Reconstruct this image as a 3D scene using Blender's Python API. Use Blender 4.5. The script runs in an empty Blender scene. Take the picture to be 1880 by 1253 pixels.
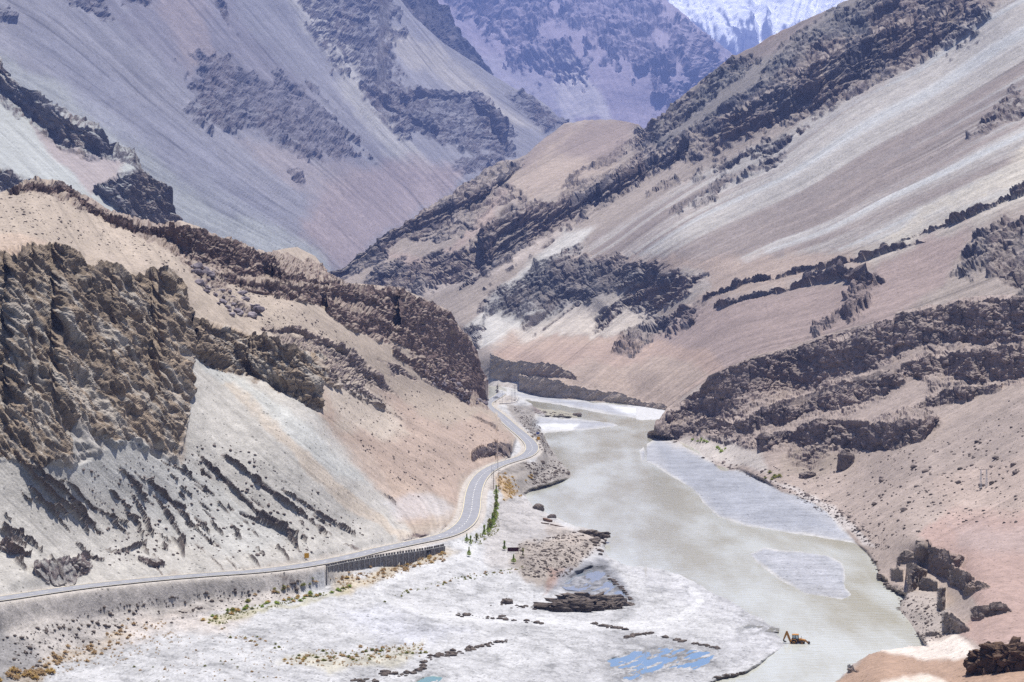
import bpy, bmesh, math, random
import numpy as np
from mathutils import Vector, Matrix

rng = np.random.default_rng(7)
random.seed(7)
SC = bpy.context.scene
COL = SC.collection

# ------------------------------------------------------------------ camera
F_PX, CX, HY, CAM_H = 3770.0, 940.0, 467.0, 111.0     # focal length and horizon of the photograph (1880 px wide)
cam_data = bpy.data.cameras.new("camera")
cam_data.sensor_width = 36.0
cam_data.lens = 36.0 * F_PX / 1880.0
cam_data.shift_y = -(626.5 - HY) / 1880.0
cam_data.clip_start = 1.0
cam_data.clip_end = 60000.0
cam = bpy.data.objects.new("camera", cam_data)
cam.location = (0, 0, CAM_H)
cam.rotation_euler = (math.radians(90), 0, 0)
COL.objects.link(cam)
SC.camera = cam

# ------------------------------------------------------------------ light
SUN_EL, SUN_AZ = math.radians(75), math.atan2(0.40, 0.62)   # high noon sun beyond the right-hand side of the valley
to_sun = Vector((math.sin(SUN_AZ) * math.cos(SUN_EL), math.cos(SUN_AZ) * math.cos(SUN_EL), math.sin(SUN_EL)))
world = bpy.data.worlds.new("World")
SC.world = world
world.use_nodes = True
wn = world.node_tree.nodes
sky = wn.new("ShaderNodeTexSky")
sky.sky_type = 'NISHITA'
sky.sun_disc = False
sky.sun_elevation = SUN_EL
sky.sun_rotation = SUN_AZ
sky.altitude = 600
sky.air_density = 1.0
sky.dust_density = 1.2
wn["Background"].inputs[1].default_value = 0.052
world.node_tree.links.new(sky.outputs[0], wn["Background"].inputs[0])
sun_data = bpy.data.lights.new("sun", 'SUN')
sun_data.energy = 5.0
sun_data.angle = math.radians(0.53)
sun_data.color = (1.0, 0.968, 0.92)
sun = bpy.data.objects.new("sun", sun_data)
sun.rotation_euler = (-to_sun).to_track_quat('-Z', 'Y').to_euler()
sun.location = (-300, 300, 900)
COL.objects.link(sun)
SC.view_settings.view_transform = 'Standard'
SC.view_settings.look = 'None'
SC.view_settings.gamma = 1
SC.view_settings.exposure = 0.90
SC.render.engine = 'CYCLES'
SC.cycles.use_denoising = False
SC.cycles.max_bounces = 5
SC.cycles.diffuse_bounces = 2
SC.cycles.glossy_bounces = 3
SC.cycles.transmission_bounces = 3
SC.cycles.volume_bounces = 0
SC.cycles.caustics_reflective = False
SC.cycles.caustics_refractive = False

# ------------------------------------------------------------------ helpers: pixel + distance -> place in the valley
def P(px, py, d):
    return ((px - CX) / F_PX * d, d, CAM_H - (py - HY) / F_PX * d)

def dz(py, z):
    """distance at which a point of height z (above the river) is seen on image row py"""
    return F_PX * (CAM_H - z) / (py - HY)

def PZ(px, py, z):
    return P(px, py, dz(py, z))

def smooth(a, b, x):
    t = np.clip((x - a) / (b - a), 0.0, 1.0)
    return t * t * (3 - 2 * t)

def lin(c):
    c = np.asarray(c, float) / 255.0
    return np.where(c <= 0.04045, c / 12.92, ((c + 0.055) / 1.055) ** 2.4)

ALB = 0.62                       # photographed sunlit tone -> base colour
def A(r, g, b, k=1.0):
    c = lin((r, g, b)); y = 0.2126 * c[0] + 0.7152 * c[1] + 0.0722 * c[2]
    return (c * 0.78 + y * 0.22) * ALB * k

# ------------------------------------------------------------------ noise
def _hash(ix, iy, iz, seed):
    h = (ix.astype(np.uint32) * np.uint32(374761393)) ^ (iy.astype(np.uint32) * np.uint32(668265263)) \
        ^ (iz.astype(np.uint32) * np.uint32(2147483647)) ^ np.uint32((seed * 974634777) & 0xffffffff)
    h = (h ^ (h >> np.uint32(13))) * np.uint32(1274126177)
    h = (h ^ (h >> np.uint32(15))) * np.uint32(2246822519)
    return (h ^ (h >> np.uint32(16))).astype(np.float32) * np.float32(1 / 4294967296.0)

def vn2(x, y, seed=0):
    xf = np.floor(x); yf = np.floor(y)
    ix = xf.astype(np.int64); iy = yf.astype(np.int64); iz = np.zeros_like(ix)
    fx = (x - xf).astype(np.float32); fy = (y - yf).astype(np.float32)
    fx = fx * fx * (3 - 2 * fx); fy = fy * fy * (3 - 2 * fy)
    a = _hash(ix, iy, iz, seed); b = _hash(ix + 1, iy, iz, seed)
    c = _hash(ix, iy + 1, iz, seed); d = _hash(ix + 1, iy + 1, iz, seed)
    return (a + (b - a) * fx) * (1 - fy) + (c + (d - c) * fx) * fy

def vn3(x, y, z, seed=0):
    xf = np.floor(x); yf = np.floor(y); zf = np.floor(z)
    ix = xf.astype(np.int64); iy = yf.astype(np.int64); iz = zf.astype(np.int64)
    fx = (x - xf).astype(np.float32); fy = (y - yf).astype(np.float32); fz = (z - zf).astype(np.float32)
    fx = fx * fx * (3 - 2 * fx); fy = fy * fy * (3 - 2 * fy); fz = fz * fz * (3 - 2 * fz)
    def lay(k):
        a = _hash(ix, iy, iz + k, seed); b = _hash(ix + 1, iy, iz + k, seed)
        c = _hash(ix, iy + 1, iz + k, seed); d = _hash(ix + 1, iy + 1, iz + k, seed)
        return (a + (b - a) * fx) * (1 - fy) + (c + (d - c) * fx) * fy
    l0 = lay(0); l1 = lay(1)
    return l0 + (l1 - l0) * fz

def fbm2(x, y, oct=4, seed=0, gain=0.5):
    """-1..1"""
    s = 0; a = 1; t = 0
    for o in range(oct):
        s = s + a * (2 * vn2(x * 2.03 ** o + 17.3 * o, y * 2.03 ** o - 9.1 * o, seed + o) - 1); t += a; a *= gain
    return s / t * 1.4

def ridge3(x, y, z, oct=4, seed=0, gain=0.55):
    """0..1, sharp crests"""
    s = 0; a = 1; t = 0
    for o in range(oct):
        f = 2.07 ** o
        n = 1 - np.abs(2 * vn3(x * f + 5.2 * o, y * f + 1.7 * o, z * f - 3.3 * o, seed + o) - 1)
        s = s + a * n * n; t += a; a *= gain
    return s / t

def cells3(x, y, z, seed=0):
    """blocky noise: each voronoi cell has a height of its own, cracks between cells"""
    ix = np.floor(x).astype(np.int64); iy = np.floor(y).astype(np.int64); iz = np.floor(z).astype(np.int64)
    f1 = np.full(x.shape, 9.0, np.float32); f2 = f1.copy(); val = np.zeros_like(f1)
    for dx in (-1, 0, 1):
        for dy in (-1, 0, 1):
            for dk in (-1, 0, 1):
                jx = ix + dx; jy = iy + dy; jz = iz + dk
                qx = jx + _hash(jx, jy, jz, seed + 1) - x
                qy = jy + _hash(jx, jy, jz, seed + 2) - y
                qz = jz + _hash(jx, jy, jz, seed + 3) - z
                d = (qx * qx + qy * qy + qz * qz).astype(np.float32)
                near = d < f1
                f2 = np.where(near, f1, np.minimum(f2, d))
                val = np.where(near, _hash(jx, jy, jz, seed + 4), val)
                f1 = np.where(near, d, f1)
    crack = np.sqrt(f2) - np.sqrt(f1)
    return val, crack

# ------------------------------------------------------------------ thin plate spline and polygons
def tps_fit(pts, smooth_=0.0):
    pts = np.asarray(pts, float)
    x = pts[:, :2] / 500.0; v = pts[:, 2]
    r2 = ((x[:, None] - x[None]) ** 2).sum(-1)
    K = 0.5 * r2 * np.log(r2 + 1e-12) + smooth_ * np.eye(len(x))
    Q = np.hstack([np.ones((len(x), 1)), x])
    M = np.block([[K, Q], [Q.T, np.zeros((3, 3))]])
    w = np.linalg.solve(M, np.concatenate([v, np.zeros(3)]))
    return x, w

def tps_eval(fit, px, py):
    x, w = fit
    X = (np.asarray(px, float) / 500.0); Y = (np.asarray(py, float) / 500.0)
    out = w[-3] + w[-2] * X + w[-1] * Y
    for k in range(len(x)):
        r2 = (X - x[k, 0]) ** 2 + (Y - x[k, 1]) ** 2
        out = out + w[k] * 0.5 * r2 * np.log(r2 + 1e-12)
    return out

def inv_depth_spline(ctrl):
    """ctrl: (px, py, distance) or (px, py, 'z', height) -> spline of inverse distance (planes stay planes)"""
    rows = []
    for c in ctrl:
        d = dz(c[1], c[3]) if c[2] == 'z' else c[2]
        rows.append((c[0], c[1], 1000.0 / d))
    return tps_fit(rows, 1e-4)

def sd_poly(px, py, poly):
    """signed distance in px, positive inside"""
    poly = np.asarray(poly, float)
    out = np.full(px.shape, -60.0)
    m = (px > poly[:, 0].min() - 60) & (px < poly[:, 0].max() + 60) & (py > poly[:, 1].min() - 60) & (py < poly[:, 1].max() + 60)
    if not m.any():
        return out
    x = px[m]; y = py[m]
    best = np.full(x.shape, 1e9); ins = np.zeros(x.shape, bool)
    n = len(poly)
    for i in range(n):
        ax, ay = poly[i]; bx, by = poly[(i + 1) % n]
        ex, ey = bx - ax, by - ay
        t = np.clip(((x - ax) * ex + (y - ay) * ey) / (ex * ex + ey * ey + 1e-9), 0, 1)
        best = np.minimum(best, (x - ax - t * ex) ** 2 + (y - ay - t * ey) ** 2)
        if ay != by:
            c = ((ay > y) != (by > y)) & (x < ex * (y - ay) / ey + ax)
            ins ^= c
    d = np.sqrt(best)
    out[m] = np.where(ins, d, -d)
    return out

def dist_line(px, py, line, rad=60):
    """distance to a polyline, and position 0..1 along it"""
    line = np.asarray(line, float)
    out = np.full(px.shape, 1e6); pos = np.zeros(px.shape); side = np.zeros(px.shape)
    m = (px > line[:, 0].min() - rad) & (px < line[:, 0].max() + rad) & (py > line[:, 1].min() - rad) & (py < line[:, 1].max() + rad)
    if not m.any():
        return out, pos, side
    x = px[m]; y = py[m]
    b = np.full(x.shape, 1e12); q = np.zeros(x.shape); sd = np.zeros(x.shape)
    L = np.concatenate([[0], np.cumsum(np.hypot(*np.diff(line, axis=0).T))])
    for i in range(len(line) - 1):
        ax, ay = line[i]; ex, ey = line[i + 1] - line[i]
        t = np.clip(((x - ax) * ex + (y - ay) * ey) / (ex * ex + ey * ey + 1e-9), 0, 1)
        dx = x - ax - t * ex; dy = y - ay - t * ey
        d = dx * dx + dy * dy
        k = d < b
        b = np.where(k, d, b); q = np.where(k, (L[i] + t * (L[i + 1] - L[i])) / L[-1], q)
        sd = np.where(k, np.sign(ex * dy - ey * dx), sd)
    out[m] = np.sqrt(b); pos[m] = q; side[m] = sd
    return out, pos, side

def ip(line, x):
    line = np.asarray(line, float)
    return np.interp(x, line[:, 0], line[:, 1])

# ------------------------------------------------------------------ terrain sheet
class Sheet:
    """A relief of real ground: a grid of points with distances of their own, from foot to crest, plus the far slope behind the crest."""
    def __init__(s, name, x0, x1, step, top, bottom, rows, inv, seed, crest_noise=0.0, far=1.0):
        s.name, s.seed = name, seed
        cols = int((x1 - x0) / step) + 1
        cx = np.linspace(x0, x1, cols)
        yt = ip(top, cx); yb = ip(bottom, cx)
        if crest_noise:
            yt = yt + crest_noise * fbm2(cx / 22.0, cx * 0 + seed, 4, seed + 90, 0.6)
        v = np.linspace(0, 1, rows)[:, None]
        s.px = np.repeat(cx[None], rows, 0)
        s.py = yb[None] + (yt - yb)[None] * v
        s.inv = inv(s.px, s.py)
        s.d = far * 1000.0 / np.maximum(s.inv, 0.03)
        s.rel = np.ones(s.px.shape)
        s.d0 = s.d.copy()
        s.rock = np.zeros(s.px.shape)
        s.col = np.zeros(s.px.shape + (3,))
        wx = 11 * fbm2(s.px / 55, s.py / 55, 4, seed + 1, 0.6); wy = 11 * fbm2(s.px / 55, s.py / 55, 4, seed + 11, 0.6)
        s.wx, s.wy = wx, wy
        s.extra = np.zeros(s.px.shape)

    def flow(s, lines, rotate=None):
        """coordinate that is constant along the fall lines"""
        pts = []
        for u, ln in lines:
            ln = np.asarray(ln, float)
            L = np.concatenate([[0], np.cumsum(np.hypot(*np.diff(ln, axis=0).T))])
            for t in np.linspace(0, L[-1], 5):
                pts.append((np.interp(t, L, ln[:, 0]), np.interp(t, L, ln[:, 1]), u))
        s.u = tps_eval(tps_fit(pts, 1e-3), s.px, s.py)
        return s.u

    def paint(s, poly, color, feather=6, warp=1.0, amt=1.0, streak=0.0, freq=0.05):
        sd = sd_poly(s.px + s.wx * warp, s.py + s.wy * warp, poly)
        if streak:
            sd = sd + streak * fbm2(s.u * freq, s.py * 0.006 + s.px * 0.004, 3, s.seed + 31)
        m = smooth(-feather, feather, sd) * amt
        s.col = s.col * (1 - m[..., None]) + np.asarray(color) * m[..., None]
        return m

    def rocks(s, poly, feather=5, gully=10, patch=8, warp=1.0, val=1.0):
        sd = sd_poly(s.px + s.wx * warp, s.py + s.wy * warp, poly)
        sd = sd + patch * fbm2(s.px / 16, s.py / 16, 4, s.seed + 41, 0.65)
        if gully:
            sd = sd + gully * fbm2(s.u / 9.0, s.px * 0.008 + s.py * 0.008, 3, s.seed + 43)
        m = smooth(-feather, feather, sd) * val
        s.rock = np.maximum(s.rock, m)
        return m

    def cliff(s, top, bottom, lean=0.25, jag=3.0, rock=1.0, over=1.0):
        """steep band: between its foot and its brink the ground keeps the distance of the foot"""
        x0 = max(top[0][0], bottom[0][0]); x1 = min(top[-1][0], bottom[-1][0])
        cx = s.px[0]
        n1 = fbm2(cx / 24.0, cx * 0 + 3.3, 4, s.seed + int(x0) + 61, 0.55) * jag
        n2 = fbm2(cx / 24.0, cx * 0 + 8.3, 4, s.seed + int(x0) + 67, 0.55) * jag
        n3 = fbm2(cx / 30.0, cx * 0 + 1.3, 2, s.seed + int(x0) + 71, 0.5)
        yt = ip(top, cx) + n1; yb = ip(bottom, cx) + n2
        for j in np.nonzero((cx >= x0) & (cx <= x1))[0]:
            y = s.py[:, j]
            if yb[j] - yt[j] < 1.5:
                continue
            k = np.nonzero((y <= yb[j]) & (y >= yt[j]))[0]
            if not len(k):
                continue
            db = np.interp(-yb[j], -y, s.d0[:, j])
            dd = db + (lean + 0.22 + 0.16 * n3[j]) * (yb[j] - y[k]) * db / F_PX
            s.d[k, j] = np.minimum(s.d[k, j], dd * over + s.d[k, j] * (1 - over))
            s.rock[k, j] = np.maximum(s.rock[k, j], rock)

    def points(s):
        X = (s.px - CX) / F_PX * s.d
        Z = CAM_H - (s.py - HY) / F_PX * s.d
        return np.stack([X, s.d, Z], -1)

    def normals0(s):
        X = (s.px - CX) / F_PX * s.d0; Z = CAM_H - (s.py - HY) / F_PX * s.d0
        p = np.stack([X, s.d0, Z], -1)
        du = np.gradient(p, axis=1); dv = np.gradient(p, axis=0)
        n = np.cross(du, dv)
        n /= np.linalg.norm(n, axis=-1, keepdims=True) + 1e-9
        flip = n[..., 2] < 0
        n[flip] *= -1
        return n

    def relief(s, size, amp, strata=(0, 0, 1), bands=1.0, ribs=1.0, rib_px=16.0, blocks=0.5, ground=0.1, rough=0.6, seed=0, blk=0.3, debris=0.4):
        """rough rock where the rock mask is set: hard and soft beds, buttresses along the fall line, blocks; returns displaced points"""
        p = s.points()
        b = p.copy()
        for _ in range(10):                                  # outward direction of the softened ground
            b[1:-1] = 0.25 * b[:-2] + 0.5 * b[1:-1] + 0.25 * b[2:]
            b[:, 1:-1] = 0.25 * b[:, :-2] + 0.5 * b[:, 1:-1] + 0.25 * b[:, 2:]
        n = np.cross(np.gradient(b, axis=1), np.gradient(b, axis=0))
        n /= np.linalg.norm(n, axis=-1, keepdims=True) + 1e-9
        view = np.stack([(s.px - CX) / F_PX, np.ones(s.px.shape), -(s.py - HY) / F_PX], -1)
        n *= np.where((n * view).sum(-1) > 0, -1.0, 1.0)[..., None]
        s.n0 = n
        q = p / size
        st = np.asarray(strata, float); st = st / np.linalg.norm(st)
        h = np.zeros(s.px.shape)
        s.tone_cells = np.zeros(s.px.shape)
        k = s.rock > 0.02
        if k.any():
            x, y, z = q[..., 0][k], q[..., 1][k] * 0.6, q[..., 2][k]
            warp = (vn3(x * 0.5, y * 0.5, z * 0.5, seed + 9) - 0.5) * 1.6 + (vn3(x * 1.7, y * 1.7, z * 1.7, seed + 10) - 0.5) * 0.5
            zero = np.zeros(x.shape, np.int64)
            hs = 0; tone = 0
            for f, a_, sd_ in ((1.6, 1.0, 5), (4.3, 0.5, 6), (9.0, 0.18, 7)):
                lv = (p[k] @ st) / size * f + warp * f * 0.45
                fl = np.floor(lv).astype(np.int64); fr = lv - fl
                along = vn3(x * f * 0.5, y * f * 0.5, z * f * 0.5 + sd_, seed + 30 + sd_)
                r0 = _hash(fl, zero, zero, seed + sd_); r1 = _hash(fl + 1, zero, zero, seed + sd_)
                w = smooth(0.72, 1.0, fr)
                bv = r0 * (1 - w) + r1 * w
                hs = hs + a_ * ((bv - 0.5) * (0.5 + along) + 0.35 * (along - 0.5)); tone = tone + a_ * bv
            rb = 1 - np.abs(fbm2(s.u[k] / rib_px, (s.px + s.py)[k] / (rib_px * 5), 3, seed + 40, 0.5))
            rg = ridge3(x * 0.9, y * 0.9, z * 0.9, 4, seed + 3, 0.5)
            val, crack = cells3(x / blk, y / blk, z / blk, seed + 20)
            val2, crack2 = cells3(x / blk * 2.6 + 7, y / blk * 2.6, z / blk * 2.6, seed + 24)
            hb = (val - 0.5) * 1.0 - 0.35 * (1 - smooth(0, 0.14, crack)) + 0.28 * (val2 - 0.5)
            val0, crack0 = cells3(x / blk * 0.38 + 3, y / blk * 0.38, z / blk * 0.38, seed + 27)
            hb = hb + 1.5 * (val0 - 0.5) - 0.5 * (1 - smooth(0, 0.08, crack0))
            h[k] = (bands * hs + ribs * (rb - 0.65) * 1.3 + rough * (rg * 2 - 0.8) + blocks * hb) * amp
            s.tone_cells[k] = np.clip(0.25 * val + 0.2 * val2 + 0.25 * val0 + 0.3 * tone / 1.72, 0, 1)
        g = ridge3(q[..., 0] * 1.3, q[..., 1] * 0.8, q[..., 2] * 1.3, 4, seed + 50) - 0.4
        disp = h * s.rock * s.rel + ground * amp * g * (1 - s.rock) + s.extra
        out = p + n * disp[..., None]
        # debris lies where the rock is flat enough to hold it
        nn = np.cross(np.gradient(out, axis=1), np.gradient(out, axis=0))
        nz = np.abs(nn[..., 2]) / (np.linalg.norm(nn, axis=-1) + 1e-9)
        r5 = s.rock > 0.5
        if r5.any():
            t = np.quantile(nz[r5], 1 - debris)
            s.ledge = smooth(t - 0.10, t + 0.10, nz + 0.06 * fbm2(s.px / 4, s.py / 4, 2, seed + 60)) * s.rock
        else:
            s.ledge = np.zeros(s.px.shape)
        return out

    def build(s, pts, mat, back=9, back_len=None, slope=0.55, keep=None):
        R, C = s.px.shape
        col = s.col; rock = s.rock
        if back:
            last = pts[-1]
            L = back_len or 0.25 * np.median(last[:, 1])
            ex = []
            for k in range(1, back + 1):
                t = (k / back) ** 1.5 * L
                q = last.copy()
                q[:, 1] += t; q[:, 0] *= (1 + t / last[:, 1]); q[:, 2] -= t * slope
                q[:, 2] += 0.04 * t * fbm2(last[:, 0] / 40.0 + k, last[:, 1] / 40.0, 3, s.seed + 77)
                ex.append(q)
            pts = np.concatenate([pts, np.stack(ex)], 0)
            col = np.concatenate([col, np.repeat(col[-1:], back, 0)], 0)
            rock = np.concatenate([rock, np.repeat(rock[-1:], back, 0)], 0)
            R += back
        idx = np.arange(R * C).reshape(R, C)
        a = idx[:-1, :-1]; b = idx[:-1, 1:]; c = idx[1:, 1:]; d = idx[1:, :-1]
        quads = np.stack([a, b, c, d], -1)
        if keep is not None:
            quads = quads[keep(R - 1, C - 1)]
        quads = quads.reshape(-1, 4)
        ob = mesh_from(s.name, pts.reshape(-1, 3), quads, mat, col.reshape(-1, 3), rock.reshape(-1))
        rk = rock.reshape(-1)[quads].mean(1)
        ob.data.polygons.foreach_set("use_smooth", rk < 0.45)      # broken rock has hard facets
        return ob

def mesh_from(name, verts, quads, mat, col=None, rock=None, smooth_shade=True):
    me = bpy.data.meshes.new(name)
    nv, nf = len(verts), len(quads)
    k = quads.shape[1]
    me.vertices.add(nv); me.loops.add(nf * k); me.polygons.add(nf)
    me.vertices.foreach_set("co", np.ascontiguousarray(verts, np.float32).ravel())
    me.loops.foreach_set("vertex_index", np.ascontiguousarray(quads, np.int32).ravel())
    me.polygons.foreach_set("loop_start", np.arange(0, nf * k, k, dtype=np.int32))
    try:
        me.polygons.foreach_set("loop_total", np.full(nf, k, np.int32))
    except Exception:
        pass
    me.update(calc_edges=True)
    if smooth_shade:
        me.polygons.foreach_set("use_smooth", np.ones(nf, bool))
    if col is not None:
        at = me.attributes.new("tone", 'FLOAT_COLOR', 'POINT')
        at.data.foreach_set("color", np.concatenate([np.clip(col, 0, 1), np.ones((nv, 1))], 1).astype(np.float32).ravel())
    if rock is not None:
        at = me.attributes.new("rock", 'FLOAT', 'POINT')
        at.data.foreach_set("value", np.ascontiguousarray(rock, np.float32))
    me.materials.append(mat)
    ob = bpy.data.objects.new(name, me)
    COL.objects.link(ob)
    return ob

# ------------------------------------------------------------------ materials
def new_mat(name):
    m = bpy.data.materials.new(name); m.use_nodes = True
    nt = m.node_tree
    b = nt.nodes["Principled BSDF"]
    return m, nt, b

def N(nt, kind, **kw):
    n = nt.nodes.new(kind)
    for k, v in kw.items():
        if k in n.inputs.keys() if hasattr(n.inputs, 'keys') else False:
            n.inputs[k].default_value = v
        else:
            setattr(n, k, v)
    return n

def terrain_mat(name, size, speck=0.5, bump=1.0, rough=0.95, speck_size=1.0, dots=0.28):
    """tone attribute x stone grain; size = metres of one visible grain"""
    m, nt, b = new_mat(name)
    L = nt.links.new
    att = N(nt, "ShaderNodeAttribute", attribute_name="tone")
    rk = N(nt, "ShaderNodeAttribute", attribute_name="rock")
    tc = N(nt, "ShaderNodeTexCoord")
    n1 = N(nt, "ShaderNodeTexNoise"); n1.inputs["Scale"].default_value = 0.16 / size; n1.inputs["Detail"].default_value = 9; n1.inputs["Roughness"].default_value = 0.72
    n2 = N(nt, "ShaderNodeTexNoise"); n2.inputs["Scale"].default_value = 0.9 / size; n2.inputs["Detail"].default_value = 4; n2.inputs["Roughness"].default_value = 0.7
    v1 = N(nt, "ShaderNodeTexVoronoi"); v1.inputs["Scale"].default_value = 0.50 / size / speck_size
    for t in (n1, n2, v1):
        L(tc.outputs["Object"], t.inputs["Vector"])
    # grain factor
    r1 = N(nt, "ShaderNodeMapRange"); r1.inputs[1].default_value = 0.3; r1.inputs[2].default_value = 0.7; r1.inputs[3].default_value = 1 - 0.30 * speck; r1.inputs[4].default_value = 1 + 0.26 * speck
    L(n1.outputs["Fac"], r1.inputs[0])
    r2 = N(nt, "ShaderNodeMapRange"); r2.inputs[1].default_value = 0.3; r2.inputs[2].default_value = 0.7; r2.inputs[3].default_value = 1 - 0.36 * speck; r2.inputs[4].default_value = 1 + 0.30 * speck
    L(n2.outputs["Fac"], r2.inputs[0])
    # scattered dark stones: cells whose random value is high, close to the cell centre
    sep = N(nt, "ShaderNodeSeparateColor"); L(v1.outputs["Color"], sep.inputs[0])
    pick = N(nt, "ShaderNodeMapRange"); pick.inputs[1].default_value = 0.70; pick.inputs[2].default_value = 1.0; pick.inputs[3].default_value = 0.0; pick.inputs[4].default_value = 0.36
    L(sep.outputs[0], pick.inputs[0])
    lt = N(nt, "ShaderNodeMath", operation='LESS_THAN'); L(v1.outputs["Distance"], lt.inputs[0]); L(pick.outputs[0], lt.inputs[1])
    dk = N(nt, "ShaderNodeMath", operation='MULTIPLY'); L(lt.outputs[0], dk.inputs[0]); dk.inputs[1].default_value = dots * min(1.0, speck * 1.4)
    inv = N(nt, "ShaderNodeMath", operation='SUBTRACT'); inv.inputs[0].default_value = 1.0; L(dk.outputs[0], inv.inputs[1])
    m1 = N(nt, "ShaderNodeMath", operation='MULTIPLY'); L(r1.outputs[0], m1.inputs[0]); L(r2.outputs[0], m1.inputs[1])
    m2 = N(nt, "ShaderNodeMath", operation='MULTIPLY'); L(m1.outputs[0], m2.inputs[0]); L(inv.outputs[0], m2.inputs[1])
    mul = N(nt, "ShaderNodeVectorMath", operation='SCALE'); L(att.outputs["Color"], mul.inputs[0]); L(m2.outputs[0], mul.inputs["Scale"])
    L(mul.outputs[0], b.inputs["Base Color"])
    b.inputs["Roughness"].default_value = rough
    b.inputs["Specular IOR Level"].default_value = 0.12
    # relief
    hb = N(nt, "ShaderNodeMath", operation='MULTIPLY_ADD'); L(n1.outputs["Fac"], hb.inputs[0]); hb.inputs[1].default_value = 2.2
    L(n2.outputs["Fac"], hb.inputs[2])
    st = N(nt, "ShaderNodeMapRange"); st.inputs[3].default_value = 0.30 * bump; st.inputs[4].default_value = 0.5 * min(1, bump); L(rk.outputs["Fac"], st.inputs[0])
    bp = N(nt, "ShaderNodeBump"); bp.inputs["Distance"].default_value = 1.6 * size
    L(hb.outputs[0], bp.inputs["Height"]); L(st.outputs[0], bp.inputs["Strength"])
    L(bp.outputs[0], b.inputs["Normal"])
    return m

def flat_mat(name, rgb, rough=0.7, metal=0.0, var=0.12, scale=8.0, bump=0.0, spec=0.3):
    m, nt, b = new_mat(name)
    L = nt.links.new
    tc = N(nt, "ShaderNodeTexCoord")
    n = N(nt, "ShaderNodeTexNoise"); n.inputs["Scale"].default_value = scale; n.inputs["Detail"].default_value = 5
    L(tc.outputs["Object"], n.inputs["Vector"])
    r = N(nt, "ShaderNodeMapRange"); r.inputs[1].default_value = 0.3; r.inputs[2].default_value = 0.7; r.inputs[3].default_value = 1 - var; r.inputs[4].default_value = 1 + var
    L(n.outputs["Fac"], r.inputs[0])
    s = N(nt, "ShaderNodeVectorMath", operation='SCALE'); s.inputs[0].default_value = rgb; L(r.outputs[0], s.inputs["Scale"])
    L(s.outputs[0], b.inputs["Base Color"])
    b.inputs["Roughness"].default_value = rough; b.inputs["Metallic"].default_value = metal
    b.inputs["Specular IOR Level"].default_value = spec
    if bump:
        bp = N(nt, "ShaderNodeBump"); bp.inputs["Strength"].default_value = bump; bp.inputs["Distance"].default_value = 0.1
        L(n.outputs["Fac"], bp.inputs["Height"]); L(bp.outputs[0], b.inputs["Normal"])
    return m

def tag(o, label=None, cat=None, group=None, kind=None):
    if label: o["label"] = label
    if cat: o["category"] = cat
    if group: o["group"] = group
    if kind: o["kind"] = kind
    return o
# ================================================================== THE SETTING: mountains, far to near
def streaks(S, amt, f1=0.11, f2=0.32, seed=0, gully=0.0):
    """tone of the debris runs that follow the fall line (real differences in stone colour), and the shallow gullies between them"""
    along = (S.px + S.py) * 0.0025
    a = fbm2(S.u * f1, along, 3, seed + 5, 0.6); b = fbm2(S.u * f2, along * 2.0, 3, seed + 15, 0.65); c = fbm2(S.u * f2 * 2.4, along * 4.0, 2, seed + 25, 0.6)
    lone = smooth(0.55, 0.95, fbm2(S.u * f2 * 1.3, along * 1.4, 2, seed + 35, 0.5))          # single dark or pale runs
    if gully:
        S.extra += gully * (0.6 * a + 0.5 * b + 0.25 * c) * (1 - S.rock)
    return 1 + amt * (0.45 * a + 0.55 * b + 0.40 * c) - amt * 1.1 * lone

def rock_tone(S, base, alt, vary=0.35, seed=0, hold=0.85):
    """rock colour on the steep faces, the debris colour of the slope stays on the ledges"""
    t = S.tone_cells
    mixn = smooth(-0.5, 0.5, fbm2(S.px / 45, S.py / 45, 3, seed + 71))
    c = np.asarray(base) * (1 - mixn[..., None]) + np.asarray(alt) * mixn[..., None]
    c = c * (1 - vary / 2 + vary * t)[..., None] * (1 + 0.28 * fbm2(S.px / 5, S.py / 5, 3, seed + 75, 0.7))[..., None]
    m = (S.rock * (1 - hold * S.ledge))[..., None]
    S.col = S.col * (1 - m) + c * m

# ---- snow peak at the head of the valley
inv = inv_depth_spline([(1180, 130, 13000), (1250, 0, 14200), (1500, 0, 14600), (1350, 100, 13300), (1300, -120, 15300), (1600, -120, 15500), (1600, 130, 13400)])
S = Sheet("snow_mountain", 1170, 1610, 2.4, [(1170, -140), (1300, -150), (1450, -120), (1610, -140)], [(1170, 150), (1610, 150)], 120, lambda a, b: tps_eval(inv, a, b), 900, 0.0, 1.5)
S.flow([(0, [(1250, -60), (1330, 100)]), (120, [(1420, -60), (1420, 110)]), (240, [(1560, -60), (1500, 110)])])
S.col[:] = (0.94, 0.94, 0.94)
S.rock[:] = 0.75
pts = S.relief(780, 115, strata=(0.6, 0.1, 0.8), bands=0.5, ribs=0.8, rib_px=22, blocks=0.2, rough=1.2, seed=901)
bare = smooth(-0.02, 0.22, fbm2(S.u / 12.0, S.py / 60.0, 4, 905, 0.6) * 0.55 + (S.py - 48) / 120.0 - (S.px - 1330) / 620.0 + 0.22 * fbm2(S.px / 9, S.py / 9, 3, 907))
S.col = S.col * (1 - bare[..., None]) + A(120, 122, 135) * bare[..., None]
M_SNOW = terrain_mat("snow_and_rock", 20.0, 0.25, 0.6)
o = S.build(pts, M_SNOW, slope=0.9); tag(o, kind="structure")

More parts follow.
